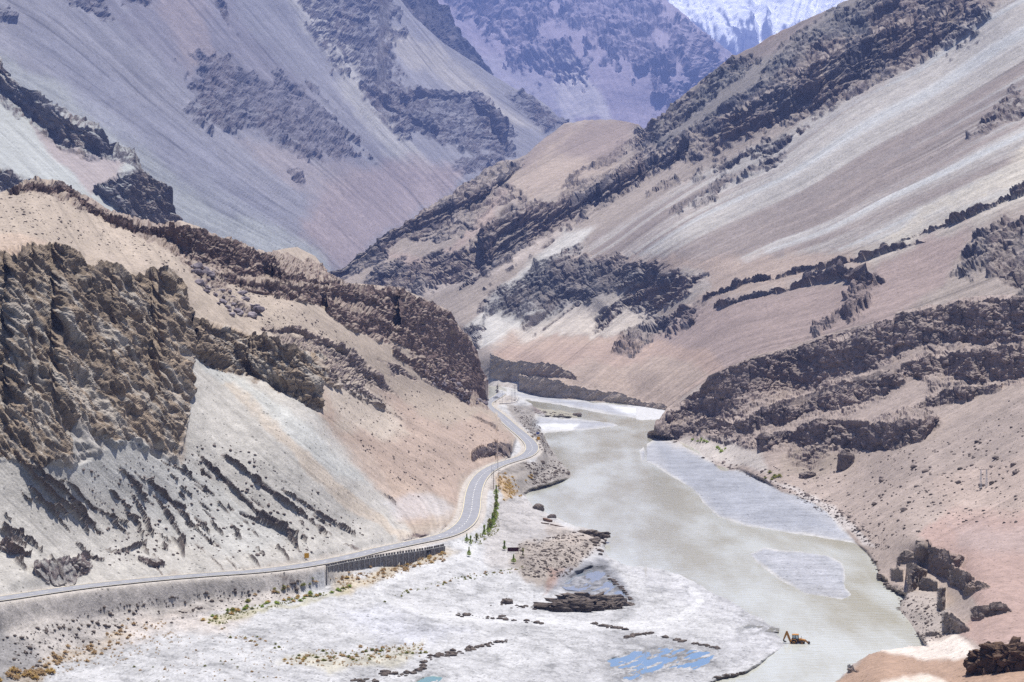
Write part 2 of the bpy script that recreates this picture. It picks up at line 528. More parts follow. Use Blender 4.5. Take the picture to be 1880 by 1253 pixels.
# ---- far blue mountain
inv = inv_depth_spline([(760, 60, 7300), (800, -120, 8300), (1000, 0, 8000), (1000, 230, 6900), (1200, 200, 6950), (1200, 0, 8000), (1340, 100, 7900), (1370, 260, 7000), (760, 230, 6700), (900, 120, 7500), (1080, 120, 7150), (1270, 110, 7250)])
S = Sheet("far_mountain", 740, 1372, 2.1, [(740, -140), (1100, -130), (1170, -60), (1200, -22), (1225, 3), (1262, 33), (1290, 60), (1320, 80), (1345, 103), (1372, 125)],
          [(740, 260), (1372, 280)], 190, lambda a, b: tps_eval(inv, a, b), 800, 2.0, 1.55)
S.flow([(0, [(780, 0), (960, 210)]), (120, [(930, 0), (1080, 220)]), (260, [(1110, 0), (1170, 220)]), (400, [(1290, 70), (1220, 220)])])
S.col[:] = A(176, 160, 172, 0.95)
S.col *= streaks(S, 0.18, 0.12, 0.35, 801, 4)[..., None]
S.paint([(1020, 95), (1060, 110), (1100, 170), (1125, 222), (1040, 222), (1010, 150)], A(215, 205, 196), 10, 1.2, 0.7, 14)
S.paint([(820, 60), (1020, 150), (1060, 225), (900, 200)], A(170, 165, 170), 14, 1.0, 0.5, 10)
for poly in ([(790, -60), (960, -60), (1010, 0), (1010, 60), (960, 90), (900, 60), (860, 40)],
             [(930, 70), (1030, 80), (1070, 110), (1060, 150), (1000, 140), (950, 120)],
             [(1020, -60), (1200, -30), (1240, 40), (1210, 60), (1240, 120), (1200, 140), (1120, 120), (1100, 70), (1030, 40)],
             [(1230, 25), (1330, 95), (1320, 150), (1270, 170), (1250, 110), (1220, 80)],
             [(1080, 60), (1170, 70), (1200, 110), (1120, 112)],
             [(1220, 150), (1290, 140), (1280, 200), (1230, 190)]):
    S.rocks(poly, 5, 12, 34, 1.8)
pts = S.relief(230, 38, strata=(0.15, 0.1, 1), bands=1.0, ribs=0.35, rib_px=17, blocks=0.5, ground=0.5, rough=1.3, seed=803, debris=0.45)
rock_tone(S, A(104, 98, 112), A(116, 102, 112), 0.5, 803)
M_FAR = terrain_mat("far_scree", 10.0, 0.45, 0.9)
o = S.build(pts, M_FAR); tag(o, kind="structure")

# ---- dark ridge just behind the left mountain
inv = inv_depth_spline([(720, -60, 5050), (797, 0, 5500), (898, 134, 5900), (760, 60, 4850), (850, 135, 5150), (690, -120, 5300), (890, 200, 5100), (690, 60, 4700)])
S = Sheet("dark_ridge", 690, 902, 2.1, [(690, -140), (760, -90), (790, -10), (800, 4), (824, 22), (851, 61), (872, 95), (902, 138)], [(690, 80), (902, 200)], 90, lambda a, b: tps_eval(inv, a, b), 700, 2.0, 1.4)
S.flow([(0, [(720, -60), (820, 120)]), (100, [(790, 0), (890, 150)])])
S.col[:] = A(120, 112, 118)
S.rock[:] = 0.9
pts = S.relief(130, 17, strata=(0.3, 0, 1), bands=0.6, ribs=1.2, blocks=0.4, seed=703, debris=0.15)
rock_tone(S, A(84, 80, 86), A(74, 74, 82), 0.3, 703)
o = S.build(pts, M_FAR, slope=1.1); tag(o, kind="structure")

# ---- great scree mountain on the left
inv = inv_depth_spline([(-60, 0, 2950), (0, -100, 3250), (0, 200, 2650), (0, 350, 2400), (300, 0, 3650), (300, 200, 3150), (320, 400, 2750), (600, 480, 3000), (600, 300, 3400), (480, 380, 3050), (500, 0, 4100), (700, -100, 4900), (715, -10, 4750), (700, 200, 4000), (760, 350, 3750),
                        (850, 310, 3900), (895, 132, 4750), (940, 280, 4150), (1000, 195, 4750), (1045, 235, 4700), (600, 130, 4000), (830, 200, 4250), (420, 520, 2650), (650, 500, 3050), (1045, 290, 4450), (700, 420, 3350)])
S = Sheet("scree_mountain", -150, 1052, 2.05, [(-70, -150), (690, -150), (712, -30), (760, 33), (820, 84), (895, 132), (940, 160), (1000, 190), (1035, 222), (1052, 240)],
          [(-70, 440), (320, 470), (560, 520), (660, 520), (760, 430), (850, 380), (940, 320), (1052, 290)], 300, lambda a, b: tps_eval(inv, a, b), 600, 1.5, 1.4)
S.flow([(0, [(-60, 160), (0, 190), (300, 345), (560, 485)]), (140, [(140, -40), (400, 225), (650, 440)]), (300, [(390, -40), (600, 200), (760, 345)]), (430, [(570, -40), (720, 180), (840, 310)]),
        (560, [(700, -40), (850, 130), (1000, 235)])])
S.col[:] = A(164, 160, 164)
S.paint([(-70, 60), (60, 120), (330, 310), (600, 470), (600, 520), (400, 470), (-70, 250)], A(184, 186, 178), 14, 1.2, 0.85, 18)
S.paint([(100, -40), (420, -40), (520, 130), (700, 300), (640, 330), (480, 240), (330, 120)], A(150, 142, 148), 18, 1.4, 0.75, 26)
S.paint([(20, 60), (120, 60), (330, 240), (520, 400), (420, 400), (200, 240)], A(160, 158, 166), 14, 1.0, 0.7, 18)
S.paint([(270, -40), (340, -40), (400, 110), (350, 120)], A(186, 166, 158), 14, 1.0, 0.6, 18)
S.paint([(480, -60), (560, -60), (640, 90), (700, 200), (790, 310), (740, 300), (640, 180)], A(206, 200, 190), 8, 1.0, 0.8, 12)
S.paint([(715, 50), (800, 90), (900, 170), (1000, 240), (930, 230), (840, 170), (720, 110)], A(204, 194, 180), 10, 1.0, 0.7, 10)
S.paint([(600, 330), (730, 290), (850, 315), (800, 380), (700, 440), (620, 500), (560, 420)], A(190, 166, 158), 16, 1.2, 0.75, 10)
S.paint([(430, 260), (560, 290), (680, 300), (640, 360), (520, 330)], A(196, 176, 166), 14, 1.2, 0.5, 14)
S.col *= 0.79 * streaks(S, 0.32, 0.09, 0.26, 601, 1.3)[..., None]
for poly, f, g, p in (
        ([(345, 95), (420, 105), (450, 130), (520, 155), (560, 165), (600, 190), (640, 240), (668, 290), (600, 290), (560, 295), (500, 250), (450, 235), (400, 235), (340, 205), (370, 200), (360, 150)], 6, 16, 22),
        ([(545, -60), (690, -60), (735, 60), (700, 70), (720, 130), (660, 150), (620, 120), (580, 60)], 6, 18, 24),
        ([(640, 60), (690, 80), (720, 160), (760, 200), (700, 200), (660, 150)], 6, 14, 18),
        ([(660, 150), (720, 150), (740, 175), (860, 170), (905, 195), (940, 250), (942, 282), (870, 275), (800, 255), (740, 245), (700, 205)], 5, 14, 13),
        ([(925, 175), (965, 170), (1010, 205), (1040, 232), (1000, 240), (960, 205)], 4, 5, 6),
        ([(825, 310), (850, 290), (900, 283), (935, 285), (905, 310), (850, 325)], 4, 5, 6),
        ([(376, -40), (400, 10), (430, 55), (468, 88), (440, 66), (400, 30)], 3, 3, 4),
        ([(115, -20), (180, 0), (200, 40), (160, 30)], 4, 8, 12), ([(530, 305), (560, 315), (566, 330), (545, 328)], 3, 4, 6),
        ([(-70, -20), (20, 20), (24, 40), (-70, 20)], 4, 8, 10), ([(190, -60), (268, -40), (268, 12), (230, 10)], 4, 8, 10)):
    S.rocks(poly, f, g, p, 1.0)
S.cliff([(735, 172), (790, 168), (862, 172), (905, 195), (925, 225)], [(735, 190), (790, 182), (862, 184), (905, 232), (925, 278)], 0.5, 3)
S.cliff([(660, 150), (740, 200), (800, 232)], [(660, 165), (740, 222), (800, 250)], 0.5, 4)
pts = S.relief(98, 15, strata=(-0.25, 0.1, 1), bands=1.1, ribs=0.8, rib_px=12, blocks=0.4, ground=0.16, rough=0.6, seed=603, debris=0.45)
rock_tone(S, A(108, 103, 108), A(120, 108, 106), 0.5, 603)
M_LEFT = terrain_mat("left_scree", 5.0, 0.6, 1.0)
o = S.build(pts, M_LEFT); tag(o, kind="structure")

# ---- rocky spur in front of it
inv = inv_depth_spline([(0, 105, 1950), (-70, 80, 2000), (100, 195, 1850), (200, 260, 1760), (265, 310, 1700), (320, 380, 1640), (0, 200, 1800), (0, 340, 1520), (170, 350, 1560), (250, 420, 1520), (-70, 350, 1490), (100, 290, 1680), (340, 430, 1600)])
S = Sheet("rocky_spur", -150, 329, 2.0, [(-70, 75), (-20, 95), (0, 105), (14, 133), (44, 160), (78, 177), (112, 201), (150, 214), (184, 235), (204, 262), (218, 272), (245, 279), (265, 310), (299, 333), (313, 340), (321, 361), (329, 410)],
          [(-70, 400), (100, 420), (329, 470)], 150, lambda a, b: tps_eval(inv, a, b), 500, 3.0, 1.2)
S.flow([(0, [(-60, 220), (0, 270), (120, 380)]), (70, [(0, 190), (170, 350)]), (140, [(60, 170), (260, 330)]), (200, [(150, 200), (330, 400)])])
S.col[:] = A(184, 186, 180)
S.paint([(60, 230), (110, 260), (230, 300), (210, 330), (170, 355), (120, 310)], A(176, 160, 156), 6, 1, 0.9)
S.col *= streaks(S, 0.2, 0.12, 0.35, 501, 0.5)[..., None]
S.rocks([(-70, 60), (0, 98), (60, 160), (150, 205), (205, 255), (225, 268), (250, 275), (270, 312), (225, 302), (190, 292), (153, 292), (112, 269), (82, 252), (51, 224), (24, 211), (0, 188), (-70, 140)], 3, 4, 4, 0.7)
S.cliff([(-70, 85), (0, 112), (60, 165), (112, 206), (184, 240), (205, 264)], [(-70, 140), (0, 170), (60, 215), (112, 262), (184, 284), (205, 285)], 0.3, 3)
S.rocks([(170, 350), (211, 323), (252, 310), (275, 305), (300, 330), (330, 335), (335, 430), (290, 412), (238, 402), (204, 378)], 2, 0, 2, 0.5)
S.cliff([(172, 350), (211, 325), (252, 314), (275, 316), (300, 337), (328, 352)], [(172, 352), (204, 380), (238, 404), (290, 414), (310, 420), (328, 420)], 0.25, 2)
S.rocks([(-70, 296), (0, 306), (30, 314), (62, 332), (20, 372), (-70, 372)], 3, 2, 3, 0.6)
S.cliff([(-70, 300), (0, 308), (58, 332)], [(-70, 350), (0, 355), (58, 350)], 0.3, 3)
pts = S.relief(36, 5.0, strata=(0.5, 0, 1), bands=0.8, ribs=0.9, rib_px=18, blocks=0.6, ground=0.10, seed=503, debris=0.22)
rock_tone(S, A(146, 130, 120), A(126, 120, 124), 0.5, 503)
M_SPUR = terrain_mat("spur_scree", 1.8, 0.5, 0.9)
o = S.build(pts, M_SPUR, slope=0.8); tag(o, kind="structure")

# ---- right mountain with the rock ridge, the brown mound behind and the river terrace at its foot
inv = inv_depth_spline([(905, 650, 1770), (1000, 652, 1735), (950, 626, 'z', 29), (1010, 621, 'z', 31), (1100, 620, 'z', 33), (1200, 628, 'z', 35), (1260, 640, 'z', 36), (1000, 645, 'z', 26.5), (1150, 650, 'z', 28), (1100, 672, 'z', 22), (1200, 682, 'z', 21), (1060, 600, 1990), (1180, 590, 1930), (890, 712, 'z', -2), (960, 726, 'z', -2), (1060, 740, 'z', -2), (1150, 750, 'z', -2), (1230, 762, 'z', -2), (1300, 690, 1480), (1400, 650, 1450), (1600, 600, 1360), (1880, 540, 1270), (1965, 540, 1250),
                        (1880, 400, 1480), (1880, 250, 1750), (1880, 20, 2150), (1965, -40, 2250), (1965, 300, 1640), (1700, 480, 1520), (1500, 520, 1640), (1240, 420, 2050), (1240, 520, 1900), (1100, 550, 2030), (1000, 600, 2020), (870, 625, 1980), (850, 590, 2080), (640, 525, 2400), (612, 505, 2440),
                        (705, 435, 2520), (790, 385, 2580), (905, 340, 2700), (1035, 228, 3100), (1100, 221, 3150), (1172, 230, 3100), (1050, 320, 2650), (1000, 400, 2380), (900, 480, 2220), (800, 500, 2320), (1195, 232, 2850), (1240, 190, 2780), (1330, 115, 2700), (1440, 55, 2620), (1560, 0, 2550), (1640, -60, 2550),
                        (1450, 200, 2300), (1600, 120, 2300), (1750, 100, 2200), (1300, 330, 2270), (1700, 300, 1850), (1500, 380, 1900), (940, 690, 'z', 8), (1150, 700, 'z', 12)])
S = Sheet("right_mountain", 596, 2075, 1.95, [(596, 515), (612, 502), (650, 476), (705, 431), (760, 402), (790, 384), (835, 345), (870, 327), (905, 300), (950, 291), (965, 285), (1000, 255), (1035, 229), (1060, 222), (1100, 220), (1140, 221), (1172, 228), (1182, 238), (1200, 222), (1240, 189), (1290, 145), (1330, 114), (1380, 88), (1440, 54), (1500, 28), (1560, -2), (1620, -40), (1700, -80), (1965, -130)],
          [(596, 560), (700, 590), (840, 680), (880, 716), (960, 732), (1060, 746), (1150, 758), (1230, 772), (1300, 770), (1400, 700), (1600, 650), (1965, 600)], 400, lambda a, b: tps_eval(inv, a, b), 400, 2.2)
S.flow([(0, [(1600, -40), (1330, 140), (1180, 255), (1000, 395), (850, 490)]), (160, [(1965, -40), (1880, 10), (1500, 245), (1240, 405), (1040, 505), (870, 635)]), (245, [(1965, 60), (1880, 108), (1600, 265), (1400, 372), (1150, 510)]), (80, [(1800, -60), (1600, 62), (1300, 262), (1100, 400), (900, 540)]), (330, [(1965, 160), (1880, 205), (1600, 345), (1400, 440), (1240, 520)]),
        (440, [(1965, 320), (1880, 355), (1700, 435), (1500, 515), (1300, 570)]), (-60, [(1180, 225), (1000, 320), (800, 450), (700, 500)])])
S.col[:] = A(174, 158, 144)
S.paint([(1230, 60), (1560, -20), (1480, 60), (1400, 110), (1330, 130)], A(178, 150, 136), 8, 1, 0.9)
S.paint([(950, 300), (1035, 225), (1180, 222), (1150, 280), (1060, 330), (960, 360)], A(158, 139, 129), 10, 1, 0.95)
S.paint([(940, 330), (1060, 235), (1020, 290), (1130, 290), (1050, 350), (930, 370)], A(196, 174, 152), 14, 1.4, 0.7, 10)
fan = smooth(-10, 10, sd_poly(S.px + S.wx, S.py + S.wy, [(1965, -80), (1835, 15), (1640, 142), (1450, 238), (1240, 352), (1090, 440), (1075, 482), (1290, 484), (1480, 470), (1620, 445), (1965, 325)]))
al = (S.px + S.py) * 0.0016
brown = smooth(-0.05, 0.55, 0.75 * fbm2(S.u * 0.030, al, 3, 421, 0.6) + 0.55 * fbm2(S.u * 0.13, al * 2, 3, 423, 0.6) + 0.35 * smooth(1500, 1150, S.px) + 0.55 * smooth(300, 360, S.u) * smooth(420, 370, S.u))
pale = smooth(0.15, 0.7, fbm2(S.u * 0.05, al, 3, 425, 0.6) + 0.3 * smooth(1300, 1700, S.px))
fc = A(192, 184, 174) * np.ones(S.px.shape + (1,))
fc = fc * (1 - pale[..., None]) + A(202, 201, 197) * pale[..., None]
fc = fc * (1 - 0.9 * brown[..., None]) + A(160, 143, 133) * 0.9 * brown[..., None]
S.col = S.col * (1 - fan[..., None]) + fc * fan[..., None]
S.paint([(1965, 250), (1880, 270), (1740, 360), (1600, 440), (1640, 440), (1880, 330), (1965, 300)], A(208, 196, 176), 8, 1.0, 0.85, 12)
S.paint([(1900, 320), (1760, 390), (1640, 440), (1520, 480), (1640, 470), (1760, 430), (1900, 360)], A(200, 190, 174), 8, 1.2, 0.6, 8)
S.paint([(1060, 470), (1300, 470), (1560, 460), (1600, 480), (1400, 530), (1300, 560), (1200, 500)], A(186, 162, 144), 10, 1.4, 0.8, 6)
S.paint([(1260, 575), (1400, 540), (1560, 520), (1640, 470), (1780, 420), (1740, 520), (1640, 600), (1400, 680), (1200, 700), (1180, 640)], A(172, 148, 138), 12, 1.4, 0.85, 8)
S.paint([(905, 640), (1010, 622), (1140, 622), (1300, 640), (1330, 690), (1240, 745), (1000, 690), (910, 655)], A(184, 156, 138), 8, 1.0, 0.95)
S.paint([(1000, 672), (1280, 660), (1300, 700), (1240, 752), (1050, 712), (960, 690)], A(182, 160, 142), 6, 1.4, 0.9)
S.paint([(905, 628), (950, 618), (1060, 616), (1180, 625), (1060, 640), (940, 640)], A(200, 172, 150), 6, 1.2, 0.6)
S.paint([(1100, 415), (1040, 420), (960, 490), (890, 560), (850, 600), (872, 645), (960, 610), (1000, 580), (1060, 560), (930, 570), (1010, 500), (1080, 450)], A(212, 206, 196), 8, 1.0, 0.92, 10)
S.paint([(760, 545), (870, 520), (960, 480), (1040, 430), (1000, 420), (900, 500), (800, 520)], A(196, 180, 168), 8, 1.0, 0.8, 8)
S.paint([(880, 640), (905, 626), (960, 617), (1060, 614), (1140, 616), (1240, 600), (1200, 570), (1100, 560), (960, 600)], A(206, 192, 176), 6, 1.0, 0.8, 8)
S.paint([(1050, 560), (1120, 540), (1200, 520), (1180, 560), (1130, 612), (1040, 615), (960, 618)], A(210, 196, 180), 6, 1.0, 0.85, 8)
S.paint([(1130, 500), (1290, 490), (1310, 540), (1220, 570), (1140, 560)], A(196, 186, 174), 8, 1.5, 0.6)
S.paint([(700, 470), (800, 470), (870, 400), (940, 340), (900, 400), (860, 440), (760, 500)], A(190, 164, 150), 7, 1.2, 0.8)
S.paint([(890, 690), (955, 700), (956, 724), (890, 720)], A(206, 196, 186), 4, 0.6, 0.9)
S.col *= streaks(S, 0.22, 0.09, 0.30, 401, 0.4)[..., None]
for poly, f, g, p, w in (
        ([(596, 520), (612, 500), (650, 474), (705, 428), (740, 412), (790, 383), (830, 345), (870, 325), (905, 298), (968, 288), (940, 312), (885, 340), (970, 345), (960, 365), (900, 385), (860, 420), (800, 440), (735, 440), (710, 475), (650, 505)], 3, 5, 7, 0.8),
        ([(690, 527), (740, 478), (800, 468), (860, 455), (885, 410), (930, 375), (1018, 371), (1042, 335), (1130, 310), (1164, 289), (1225, 252), (1330, 195), (1400, 140), (1440, 85), (1500, 50), (1580, 5), (1640, -50), (1850, -60), (1835, 15), (1810, 55), (1750, 85), (1690, 120), (1640, 140), (1580, 170), (1540, 195), (1490, 222), (1420, 240), (1370, 262), (1300, 290), (1250, 305), (1200, 325), (1150, 350), (1100, 378), (1060, 405), (1000, 438), (950, 465), (900, 503), (840, 525), (770, 540)], 4, 12, 13, 1.0),
        ([(1180, 240), (1240, 188), (1330, 113), (1380, 100), (1400, 120), (1330, 160), (1290, 200), (1240, 235), (1190, 262), (1120, 300), (1040, 330)], 3, 8, 9, 0.8),
        ([(880, 572), (902, 539), (960, 510), (987, 478), (1045, 454), (1075, 453), (1060, 470), (1164, 480), (1215, 485), (1200, 510), (1164, 525), (1089, 555), (1028, 572), (977, 602), (940, 585)], 4, 12, 12, 1.0),
        ([(1180, 500), (1290, 505), (1260, 540), (1200, 575), (1140, 570), (1100, 605), (1090, 590), (1150, 530)], 4, 10, 15, 1.2),
        ([(1124, 648), (1147, 611), (1175, 600), (1212, 596), (1200, 625), (1190, 640), (1164, 652)], 3, 0, 4, 0.6),
        ([(1200, 590), (1290, 560), (1260, 600), (1220, 615)], 4, 6, 12, 1.2),
        ([(1735, 520), (1770, 470), (1800, 440), (1880, 400), (1965, 370), (1965, 540), (1880, 540), (1800, 500)], 5, 10, 10, 1.0),
        ([(1380, 265), (1480, 232), (1440, 270), (1330, 320), (1250, 350), (1200, 360)], 4, 12, 16, 1.2),
        ([(1240, 390), (1330, 330), (1440, 280), (1380, 320), (1300, 370)], 4, 8, 12, 1.0),
        ([(1545, 600), (1480, 620), (1540, 560), (1580, 520), (1620, 500), (1600, 560)], 4, 8, 13, 1.0),
        ([(1860, 150), (1890, 200), (1840, 222), (1780, 250)], 3, 8, 6, 0.8),
        ([(660, 520), (700, 490), (760, 500), (740, 530)], 4, 6, 10, 1.0),
        ([(820, 612), (860, 600), (890, 590), (880, 640), (850, 640)], 3, 4, 6, 1.0)):
    S.rocks(poly, f, g, p, w)
S.cliff([(902, 648), (923, 659), (957, 663), (1021, 671), (1060, 690)], [(902, 694), (926, 700), (953, 701), (1000, 690), (1060, 698)], 0.05, 2)
S.cliff([(955, 690), (967, 692), (1028, 699), (1076, 713), (1130, 719), (1181, 737), (1226, 748)], [(955, 722), (1011, 731), (1062, 733), (1124, 739), (1181, 747), (1226, 758)], 0.0, 1.5)
S.cliff([(1291, 546), (1359, 515), (1444, 498), (1546, 478), (1600, 463), (1700, 440)], [(1291, 552), (1359, 526), (1444, 507), (1546, 486), (1600, 474), (1700, 446)], 0.4, 3)
S.cliff([(1312, 560), (1393, 536), (1478, 515), (1546, 498), (1600, 508)], [(1312, 566), (1393, 546), (1478, 527), (1546, 510), (1600, 530)], 0.3, 2)
S.cliff([(1640, 445), (1760, 400), (1880, 350), (1965, 330)], [(1640, 449), (1760, 408), (1880, 358), (1965, 338)], 0.4, 3)
S.cliff([(612, 503), (705, 433), (790, 388), (880, 345), (968, 296)], [(612, 512), (705, 450), (790, 415), (880, 372), (968, 300)], 0.5, 5)
S.cliff([(885, 420), (960, 385), (1050, 372), (1150, 320), (1260, 262)], [(885, 490), (960, 450), (1050, 400), (1150, 345), (1260, 290)], 0.75, 7)
S.cliff([(1330, 210), (1420, 170), (1500, 110), (1600, 60), (1740, 20)], [(1330, 262), (1420, 228), (1500, 200), (1600, 140), (1740, 75)], 0.8, 8)
S.rel = 1 - 0.75 * smooth(-4, 8, sd_poly(S.px, S.py, [(880, 635), (1060, 655), (1240, 735), (1250, 780), (1040, 755), (880, 725)]))
pts = S.relief(36, 5.6, strata=(-0.55, 0.1, 0.85), bands=1.0, ribs=1.0, rib_px=11, blocks=0.6, ground=0.10, rough=0.7, seed=403, debris=0.42)
rock_tone(S, A(132, 114, 108), A(112, 106, 110), 0.65, 403)
g = S.paint([(1330, 110), (1600, -40), (1700, -60), (1560, 60), (1400, 160), (1240, 260), (1180, 250)], A(120, 126, 128), 10, 2, 0.4)
tm = smooth(-3, 3, sd_poly(S.px, S.py, [(895, 640), (1060, 660), (1240, 740), (1240, 770), (1040, 745), (895, 715)])) * S.rock * (1 - 0.6 * S.ledge)
S.col = S.col * (1 - tm[..., None]) + A(210, 186, 162) * tm[..., None] * (1 + 0.22 * fbm2(S.px / 40, S.py / 3.0, 3, 411))[..., None]
g = S.paint([(880, 580), (990, 470), (1220, 480), (1100, 560), (980, 605)], A(112, 114, 116), 10, 2, 0.35)
M_RIGHT = terrain_mat("right_scree", 2.0, 0.7, 1.0)
o = S.build(pts, M_RIGHT); tag(o, kind="structure")
# ================================================================== THE SETTING: near hills, road bench, river flats in one continuous ground
ROAD = [(-90, 1112, 18), (0, 1100, 17), (85, 1087, 16.2), (170, 1075, 15.5), (340, 1058, 14), (510, 1047, 13.2), (640, 1024, 12.6), (688, 1011, 12.3), (756, 997, 12), (811, 986, 12), (838, 975, 12), (858, 959, 11.8), (866, 938, 11.6), (868, 911, 11.5),
        (875, 886, 11.4), (890, 867, 11.3), (916, 853, 11.2), (943, 845, 11), (966, 838, 11), (978, 827, 11), (976, 815, 11), (961, 800, 11), (943, 786, 11), (927, 771, 11.2), (910, 757, 11.5), (897, 748, 11.8), (893, 742, 12), (898, 737.5, 12), (908, 732, 12), (916, 727, 12), (922, 722, 12)]

def chaikin(p, n=3):
    p = np.asarray(p, float)
    for _ in range(n):
        a = 0.75 * p[:-1] + 0.25 * p[1:]; b = 0.25 * p[:-1] + 0.75 * p[1:]
        q = np.empty((2 * len(a), p.shape[1])); q[0::2] = a; q[1::2] = b
        p = np.vstack([p[:1], q, p[-1:]])
    return p

road_w = chaikin([PZ(*r) for r in ROAD], 3)

def dense(p, step):
    L = np.concatenate([[0], np.cumsum(np.linalg.norm(np.diff(p, axis=0), axis=1))])
    t = np.arange(0, L[-1], step)
    return np.stack([np.interp(t, L, p[:, k]) for k in range(p.shape[1])], 1)
road_w = dense(road_w, 1.5)

RIVER = [(905, 712), (930, 722), (951, 728), (958, 737), (975, 742), (985, 752), (1000, 762), (993, 768), (986, 782), (997, 797), (1000, 808), (1010, 822), (1025, 842), (1040, 852), (1053, 863), (1047, 876), (1026, 885), (1000, 892), (978, 899), (964, 907), (969, 920), (978, 930), (994, 938), (1018, 951),
         (1036, 960), (1060, 969), (1090, 975), (1118, 984), (1108, 1004), (1114, 1023), (1151, 1040), (1215, 1045), (1253, 1055), (1279, 1070), (1308, 1089), (1338, 1102), (1375, 1126), (1412, 1138), (1442, 1148), (1466, 1158), (1452, 1178), (1441, 1188), (1412, 1204), (1396, 1220), (1367, 1236),
         (1319, 1247), (1290, 1262), (1270, 1320), (1470, 1320), (1500, 1262), (1540, 1244), (1556, 1229), (1562, 1216), (1597, 1201), (1640, 1188), (1695, 1184), (1680, 1165), (1648, 1137), (1650, 1115), (1660, 1095), (1628, 1085), (1610, 1066), (1606, 1042), (1587, 1016), (1572, 1004), (1557, 986), (1536, 958),
         (1517, 943), (1490, 924), (1458, 912), (1429, 905), (1400, 887), (1352, 866), (1318, 863), (1302, 849), (1272, 830), (1237, 811), (1208, 803), (1190, 798), (1215, 775), (1240, 760), (1222, 750), (1150, 748), (1062, 735), (1011, 731), (955, 721), (905, 704)]
BARS = [[(930, 716), (983, 726), (1052, 733), (1091, 740), (1129, 742), (1179, 746), (1225, 750), (1240, 760), (1206, 771), (1177, 772), (1144, 766), (1100, 759), (1052, 750), (1005, 741), (957, 734), (935, 726)],
        [(986, 764), (1014, 767), (1040, 768), (1085, 771), (1127, 776), (1137, 782), (1123, 786), (1072, 791), (1049, 793), (1000, 796), (980, 785)],
        [(1190, 812), (1210, 802), (1240, 808), (1275, 826), (1306, 846), (1352, 862), (1402, 883), (1440, 900), (1492, 920), (1520, 940), (1540, 956), (1562, 985), (1578, 999), (1532, 993), (1444, 979), (1369, 967), (1318, 950), (1291, 925), (1271, 898), (1250, 886), (1225, 872), (1199, 855), (1176, 845), (1172, 828)],
        [(1376, 1017), (1403, 1004), (1444, 1010), (1519, 1018), (1545, 1032), (1552, 1045), (1553, 1080), (1566, 1093), (1546, 1103), (1478, 1091), (1430, 1066), (1390, 1036)]]
PLAT = [(900, 746), (917, 743.5), (935, 743), (949, 739.5), (951, 733), (948, 728), (925, 725.5), (900, 727)]
SPIT = [(975, 748), (1000, 752), (1030, 754), (1061, 761), (1058, 768), (1030, 766), (1000, 765), (985, 762)]
POOLS = [[(1112, 1211), (1157, 1196), (1189, 1189), (1213, 1187), (1253, 1189), (1290, 1193), (1316, 1201), (1305, 1217), (1279, 1230), (1253, 1233), (1221, 1228), (1200, 1240), (1159, 1250), (1120, 1246), (1150, 1235), (1120, 1225)],
         [(1060, 1052), (1085, 1042), (1108, 1042), (1118, 1058), (1140, 1080), (1162, 1104), (1145, 1106), (1125, 1090), (1100, 1092), (1070, 1085), (1045, 1082), (1030, 1072)],
         [(1359, 1149), (1375, 1147), (1431, 1154), (1430, 1161), (1400, 1160), (1361, 1156)],
         [(742, 1262), (765, 1248), (782, 1241), (800, 1240), (822, 1243), (812, 1252), (800, 1268)]]
POOL_Z = [0.75, 0.9, 0.38, 0.9]

left_hill = inv_depth_spline([(r[0], r[1], 'z', r[2]) for r in ROAD[:24:2]] + [
    (-70, 1088, 'z', 18.6), (0, 1082, 'z', 18), (170, 1058, 'z', 16.2), (340, 1044, 'z', 14.8), (510, 1034, 'z', 13.8), (640, 1012, 'z', 13.2), (756, 984, 'z', 12.6), (820, 966, 'z', 12.4), (842, 935, 'z', 12), (848, 905, 'z', 12),
    (858, 880, 'z', 12), (880, 856, 'z', 11.6),
    (-70, 880, 605), (0, 850, 618), (100, 850, 626), (340, 720, 705), (330, 850, 674), (590, 755, 752), (640, 880, 727), (440, 680, 758), (700, 750, 920), (800, 800, 955), (860, 830, 985), (935, 800, 1080), (905, 772, 1160),
    (75, 330, 900), (190, 385, 940), (330, 405, 985), (500, 463, 1010), (600, 500, 1060), (640, 520, 1090), (740, 530, 1190), (800, 558, 1255), (840, 600, 1300), (870, 640, 1335), (890, 695, 1365), (905, 724, 1380),
    (650, 640, 930), (750, 680, 1050), (820, 730, 1140), (550, 560, 880), (300, 480, 815), (50, 438, 735), (-70, 440, 715), (0, 350, 870), (-70, 340, 850), (480, 600, 810), (200, 620, 690), (0, 650, 650)])

